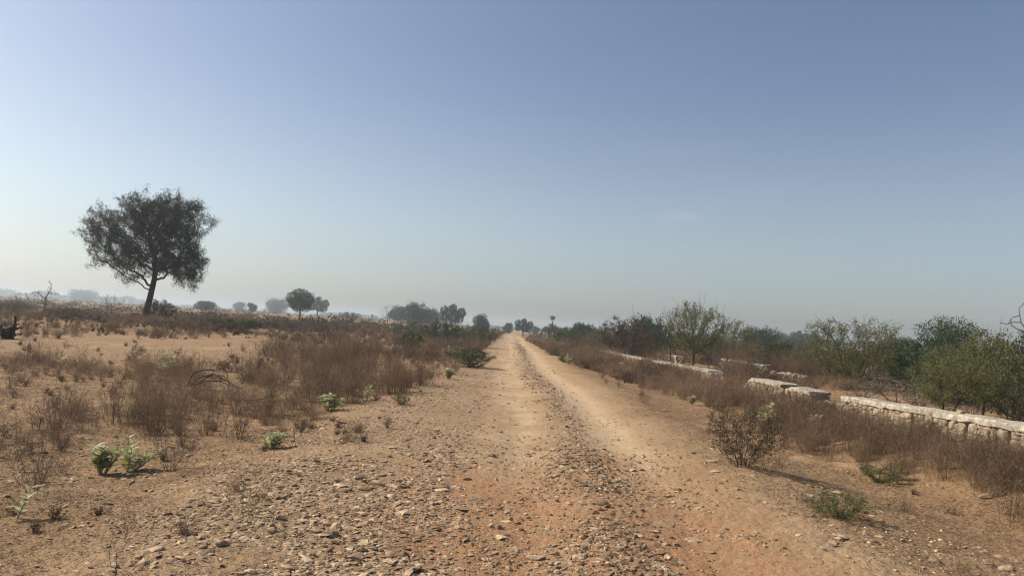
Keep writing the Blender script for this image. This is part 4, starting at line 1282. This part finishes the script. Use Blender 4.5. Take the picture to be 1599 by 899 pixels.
# ------------------------------------------------------------------ stone walls
def wall(path, width, hgt, label, seed, coping=True, ruin=0.0, slope_end=False):
    """path: list of (x, y, top z). parts: masonry, mortar core, coping"""
    rg = np.random.default_rng(seed)
    path = np.array(path, float)
    seg = np.linalg.norm(np.diff(path[:, :2], axis=0), axis=1); cum = np.concatenate([[0], np.cumsum(seg)]); L = cum[-1]
    def pt(t):
        p = np.array([np.interp(t, cum, path[:, i]) for i in range(3)])
        i = min(np.searchsorted(cum, t, side='right') - 1, len(seg) - 1)
        d = (path[i + 1, :2] - path[i, :2]) / seg[i]
        return p, d, np.array([d[1], -d[0]])
    x0, y0 = path[0, :2]
    root = link('stone_wall', None, loc=(x0, y0, float(H(x0, y0)))); O = np.array(root.location)
    tag(root, label, 'wall', 'low rubble walls right of the track', 'thing')
    n = max(3, int(L / .35))
    def top_at(t, p):
        z = p[2]
        if slope_end: z -= .3 * float(sstep(L - .7, L, t))
        if ruin: z -= ruin * float(vnoise(np.array(t * .9), np.array(seed * 1.), 4))
        return z
    # core
    core = MB(); ring = []
    for i in range(n + 1):
        t = L * i / n; p, d, nr = pt(t); zt = top_at(t, p) - (.0 if not coping else .07)
        zb = float(H(p[0], p[1])) - .25
        for s_, zz in ((-1, zb), (1, zb), (1, zt), (-1, zt)):
            e = p[:2] + nr * s_ * (width * .5 - .03) * (1.08 if zz == zb else 1)
            ring.append((e[0], e[1], zz))
    V = np.array(ring); Q = []
    for i in range(n):
        for j in range(4):
            Q.append([4 * i + j, 4 * i + (j + 1) % 4, 4 * i + 4 + (j + 1) % 4, 4 * i + 4 + j])
    Q += [[3, 2, 1, 0], [4 * n, 4 * n + 1, 4 * n + 2, 4 * n + 3]]
    core.add(V - O, Q, tone=.4)
    link('mortar_core', core.mesh('mortar_core', M['mortar']), root)
    # face stones on both sides and both ends
    P = []; S = []; TN = []; DR = []
    for side in (-1, 1):
        t = .05
        while t < L - .03:
            p, d, nr = pt(t); zt = top_at(t, p) - (.09 if coping else .02); zb = float(H(p[0], p[1])) - .1
            z = zb; 
            wst = rg.uniform(.06, .17)
            while z < zt - .03:
                hs = min(rg.uniform(.06, .19), max(zt - z, .05))
                c = p[:2] + nr * side * (width * .5 - .025) + d * rg.normal(0, .02)
                P.append((c[0], c[1], z + hs * .5)); S.append((wst * .6, rg.uniform(.04, .06), hs * .57)); TN.append(np.clip(rg.normal(.5, .28), 0, 1)); DR.append(math.atan2(d[1], d[0]))
                z += hs
            t += wst
    for t in (0.0, L):
        p, d, nr = pt(min(max(t, 1e-3), L - 1e-3)); zt = top_at(t, p) - .09; zb = float(H(p[0], p[1])) - .1
        for k in range(16):
            c = p[:2] + nr * rg.uniform(-.45, .45) * width + d * (rg.uniform(-.06, .25) if t else rg.uniform(-.25, .06)) * (1 if t else 1)
            P.append((c[0], c[1], zb + (zt - zb) * rg.uniform(0, .9))); S.append((rg.uniform(.07, .13),) * 3); TN.append(rg.uniform()); DR.append(0.)
    if not coping:
        for t in np.arange(0, L, .13):
            p, d, nr = pt(t)
            for k in range(3):
                c = p[:2] + nr * rg.uniform(-.4, .4) * width
                P.append((c[0], c[1], top_at(t, p) + rg.uniform(-.05, .05))); S.append((rg.uniform(.08, .15), rg.uniform(.08, .13), rg.uniform(.05, .1))); TN.append(rg.uniform(.3, 1)); DR.append(rg.uniform(0, 3))
    P = np.array(P); S = np.array(S); N = len(P); V0, F0 = ICO1; k = len(V0)
    G = V0[None] * (1 + rg.uniform(-.2, .2, (N, k, 1)))
    G = np.sign(G) * np.abs(G) ** .62
    G = G * S[:, None, :]
    a = np.array(DR) + rg.normal(0, .08, N); c, s_ = np.cos(a), np.sin(a)
    X = G[..., 0] * c[:, None] - G[..., 1] * s_[:, None]; Yv = G[..., 0] * s_[:, None] + G[..., 1] * c[:, None]
    Vs = np.stack([X, Yv, G[..., 2]], -1) + (P - O)[:, None]
    mb = MB(); mb.add(Vs.reshape(-1, 3), tris=(F0[None] + (np.arange(N) * k)[:, None, None]).reshape(-1, 3), tone=np.repeat(TN, k))
    link('masonry', mb.mesh('masonry', M['masonry']), root)
    if coping:
        cp = MB(); ring = []; m = max(4, int(L / .16))
        for i in range(m + 1):
            t = L * i / m; p, d, nr = pt(t); z1 = top_at(t, p); z0 = z1 - .085
            for s_, zz in ((-1, z0), (1, z0), (1, z1 - .012), (.9, z1), (-.9, z1), (-1, z1 - .012)):
                e = p[:2] + nr * s_ * (width * .5 + .035 + rg.normal(0, .007)) + d * (rg.normal(0, .05) if i in (0, m) else 0)
                ring.append((e[0], e[1], zz + rg.normal(0, .006)))
        V = np.array(ring) - O; Q = []
        for i in range(m):
            for j in range(6): Q.append([6 * i + j, 6 * i + (j + 1) % 6, 6 * i + 6 + (j + 1) % 6, 6 * i + 6 + j])
        e = 6 * m
        Q += [[3, 2, 1, 0], [5, 4, 3, 0], [e, e + 1, e + 2, e + 3], [e, e + 3, e + 4, e + 5]]
        cp.add(V, Q, tone=np.clip(rg.normal(.5, .2, len(V)), 0, 1))
        link('coping', cp.mesh('coping', M['concrete']), root)

wall([(6.9, 5.5, .72), (6.85, 9.5, .68), (6.8, 14.0, .59)], .42, .6, 'nearest stretch of rubble wall with a pale concrete coping, running out at the right edge', 950)
wall([(6.85, 15.6, .55), (6.8, 16.6, .57)], .42, .6, 'short broken stump of rubble wall right of the dark break', 951)
wall([(6.75, 16.95, .60), (6.7, 18.3, .60), (6.7, 19.6, .60)], .42, .6, 'middle stretch of rubble wall with sloping end and tall stone face', 952, slope_end=True)
wall([(6.75, 23.2, .55), (6.35, 37, .48), (5.3, 52, .48), (4.9, 66, .50)], .42, .6, 'longest and farthest stretch of rubble wall with a thin pale coping line', 953)
def wy(px, Y): return at(px, Y)[0]
wall([(wy(1260, 30.5), 30.5, .28), (wy(1205, 31.5), 31.5, .42)], .45, .5, 'tumbled end of the second rubble wall, without coping', 954, coping=False, ruin=.25)
wall([(wy(1200, 34), 34., .48), (wy(1133, 37), 37., .62)], .45, .5, 'second rubble wall behind the first, pale top between the bushes', 955)
wall([(wy(1062, 44), 44., .42), (wy(1046, 46), 46., .42)], .4, .5, 'small far piece of rubble wall seen between tree trunks', 956)

def loose_block(px, Y, dz, size, label, seed):
    x, y, z = at(px, Y)
    rg = np.random.default_rng(seed)
    o = add_stone(x, y, size, rg, label, k=[1, 7, 9][seed % 3])
    if dz: o.location.z = dz
# stone lying on the near coping
x, y, z = at(1491, 10.9)
o_ = add_stone(6.83, 10.75, .14, np.random.default_rng(3), 'orange-tinted stone resting on the coping of the nearest wall stretch', k=7); o_.location.z = .625 + .045
loose_block(1318, 15.2, 0, .3, 'large pale block fallen between the nearest wall and the short stump', 4)
loose_block(1245, 16.2, 0, .3, 'pale block at the foot of the dark break in the wall', 7)
loose_block(1265, 21, 0, .28, 'pale boulder on bare soil behind the short wall stump', 10)
loose_block(1148, 21, 0, .32, 'rounded boulder in the gap left of the sloping wall end', 13)
loose_block(1135, 21.8, 0, .25, 'smaller boulder beside the rounded one in the wall gap', 16)
loose_block(600+600, 22.5, 0, .22, 'pale boulder behind the middle wall stretch', 19)

# ------------------------------------------------------------------ white parapets far along the track
def parapet(px, Y, top_py, w_px, label, posts, base_h):
    x, y, z = at(px, Y)
    zt = z_at(px, top_py, Y); s = Y / FPX; w = w_px * s
    mb = MB()
    def box(x0, x1, y0, y1, z0, z1):
        b = .015
        V = [(x0, y0, z0), (x1, y0, z0), (x1, y1, z0), (x0, y1, z0), (x0, y0, z1 - b), (x1, y0, z1 - b), (x1, y1, z1 - b), (x0, y1, z1 - b),
             (x0 + b, y0 + b, z1), (x1 - b, y0 + b, z1), (x1 - b, y1 - b, z1), (x0 + b, y1 - b, z1)]
        Q = [[0, 1, 5, 4], [1, 2, 6, 5], [2, 3, 7, 6], [3, 0, 4, 7], [4, 5, 9, 8], [5, 6, 10, 9], [6, 7, 11, 10], [7, 4, 8, 11], [8, 9, 10, 11]]
        mb.add(V, Q, tone=.5)
    for a, b in posts: box(-w / 2 + a * w, -w / 2 + b * w, -.18, .18, -.2, zt - z)
    if base_h: box(-w / 2 + posts[0][1] * w + .003, -w / 2 + posts[-1][0] * w - .003, -.15, .15, -.2, (zt - z) * base_h)
    o = link('culvert_parapet', mb.mesh('culvert_parapet', M['whitewash']), loc=(x, y, z))
    tag(o, label, 'parapet')
parapet(851.5, 95, 518.5, 7, 'pale pair of short posts, left of two culvert parapets', [(0, .5), (.68, 1)], .0)
parapet(866.5, 92, 519, 8.5, 'whitewashed culvert parapet with an upright post at its right end', [(0, .12), (.86, 1)], .5)

# ------------------------------------------------------------------ haze, sky, sun, camera
def haze():
    m, nt = new_mat('haze'); g = NT(nt)
    out = g.n('ShaderNodeOutputMaterial'); v = g.n('ShaderNodeVolumePrincipled')
    v.inputs['Color'].default_value = (.76, .88, 1.0, 1); v.inputs['Density'].default_value = HAZE_DENSITY; v.inputs['Anisotropy'].default_value = .35
    g.l(v.outputs[0], out.inputs['Volume'])
    R = 1900; z0, z1 = -4., 22.
    V = [(-R, -R, z0), (R, -R, z0), (R, R, z0), (-R, R, z0), (-R, -R, z1), (R, -R, z1), (R, R, z1), (-R, R, z1)]
    Q = [[3, 2, 1, 0], [4, 5, 6, 7], [0, 1, 5, 4], [1, 2, 6, 5], [2, 3, 7, 6], [3, 0, 4, 7]]
    mb = MB(); mb.add(V, Q)
    o = link('haze', mb.mesh('haze', m)); tag(o, 'thin pale haze hanging over the whole plain', 'haze', kind='stuff')
HAZE_DENSITY = .00065
haze()

SUN_EL = math.radians(39); SUN_AZ = math.radians(-74)      # azimuth from +Y, negative = left
w = bpy.data.worlds.new('World'); scene.world = w; w.use_nodes = True
nt = w.node_tree; nt.nodes.clear(); g = NT(nt)
sky = g.n('ShaderNodeTexSky', sky_type='NISHITA', sun_disc=False, sun_elevation=SUN_EL, sun_rotation=SUN_AZ, altitude=300., air_density=1.1, dust_density=2.4, ozone_density=2.7)
bg = g.n('ShaderNodeBackground'); bg.inputs['Strength'].default_value = .084
wo = g.n('ShaderNodeOutputWorld')
tc = g.n('ShaderNodeTexCoord').outputs['Generated']
sx_ = g.n('ShaderNodeSeparateXYZ'); g.l(tc, sx_.inputs[0])
hs = g.n('ShaderNodeHueSaturation'); hs.inputs['Hue'].default_value = .504
g.l(g.ramp(sx_.outputs['Z'], .0, .40, .55, .94), hs.inputs['Saturation'])
g.l(sky.outputs[0], hs.inputs['Color'])
tn = g.n('ShaderNodeMix', data_type='RGBA'); g.l(hs.outputs[0], tn.inputs[7])
hz_ = g.n('ShaderNodeMix', data_type='RGBA', blend_type='MULTIPLY'); hz_.inputs[0].default_value = 1; g.l(hs.outputs[0], hz_.inputs[6]); hz_.inputs[7].default_value = (1.07, 1.125, 1.13, 1)
g.l(hz_.outputs[2], tn.inputs[6]); g.l(g.ramp(sx_.outputs['Z'], .0, .35), tn.inputs[0])
# one faint wisp of cirrus to the right of the track
wd = ray(1068, 345).normalized()
vs = g.n('ShaderNodeVectorMath', operation='SUBTRACT'); g.l(tc, vs.inputs[0]); vs.inputs[1].default_value = wd
vm = g.n('ShaderNodeVectorMath', operation='MULTIPLY'); g.l(vs.outputs[0], vm.inputs[0]); vm.inputs[1].default_value = (1, 1, 3.2)
vl = g.n('ShaderNodeVectorMath', operation='LENGTH'); g.l(vm.outputs[0], vl.inputs[0])
vm2 = g.n('ShaderNodeVectorMath', operation='MULTIPLY'); g.l(tc, vm2.inputs[0]); vm2.inputs[1].default_value = (14, 14, 60)
wf = g.math('MULTIPLY', g.ramp(vl.outputs['Value'], .055, .0), g.ramp(g.noise(vm2.outputs[0], 1.0, 5), .42, .75))
vm3 = g.n('ShaderNodeVectorMath', operation='MULTIPLY'); g.l(tc, vm3.inputs[0]); vm3.inputs[1].default_value = (1.6, 1.6, 8)
veil = g.math('MULTIPLY', g.ramp(g.noise(vm3.outputs[0], 1.3, 6, .6), .45, .8), g.ramp(sx_.outputs['Z'], .5, .05))
wf = g.math('ADD', g.math('MULTIPLY', wf, 1.6), g.math('MULTIPLY', veil, .55))
wm = g.n('ShaderNodeMix', data_type='RGBA'); g.l(g.math('MULTIPLY', wf, .16), wm.inputs[0]); g.l(tn.outputs[2], wm.inputs[6]); wm.inputs[7].default_value = (6.0, 6.0, 6.2, 1)
g.l(wm.outputs[2], bg.inputs[0]); g.l(bg.outputs[0], wo.inputs[0])

sd = bpy.data.lights.new('sun', 'SUN'); sd.energy = 3.9; sd.angle = math.radians(.6); sd.color = (1.0, .90, .75)
so = bpy.data.objects.new('sun', sd); COL.objects.link(so)
dirv = Vector((math.sin(SUN_AZ) * math.cos(SUN_EL), math.cos(SUN_AZ) * math.cos(SUN_EL), math.sin(SUN_EL)))
so.rotation_euler = dirv.to_track_quat('Z', 'Y').to_euler(); so.location = dirv * 60

cd = bpy.data.cameras.new('camera'); cd.lens = 25.0; cd.sensor_width = 36.0; cd.clip_end = 6000; cd.clip_start = .05
co = bpy.data.objects.new('camera', cd); COL.objects.link(co)
co.location = (0, 0, EYE); co.rotation_euler = cam_rot.to_euler()
scene.camera = co

scene.render.engine = 'CYCLES'
scene.view_settings.view_transform = 'Standard'; scene.view_settings.look = 'None'
scene.view_settings.gamma = 1.0; scene.view_settings.exposure = 0.43
scene.view_settings.use_curve_mapping = False
cy = scene.cycles
cy.max_bounces = 5; cy.diffuse_bounces = 3; cy.glossy_bounces = 2; cy.transmission_bounces = 3; cy.volume_bounces = 2; cy.transparent_max_bounces = 8
cy.use_denoising = True
cy.pixel_filter_type = 'BLACKMAN_HARRIS'; cy.filter_width = 1.2
cy.caustics_reflective = False; cy.caustics_refractive = False
scene.render.resolution_x = 1024; scene.render.resolution_y = 575
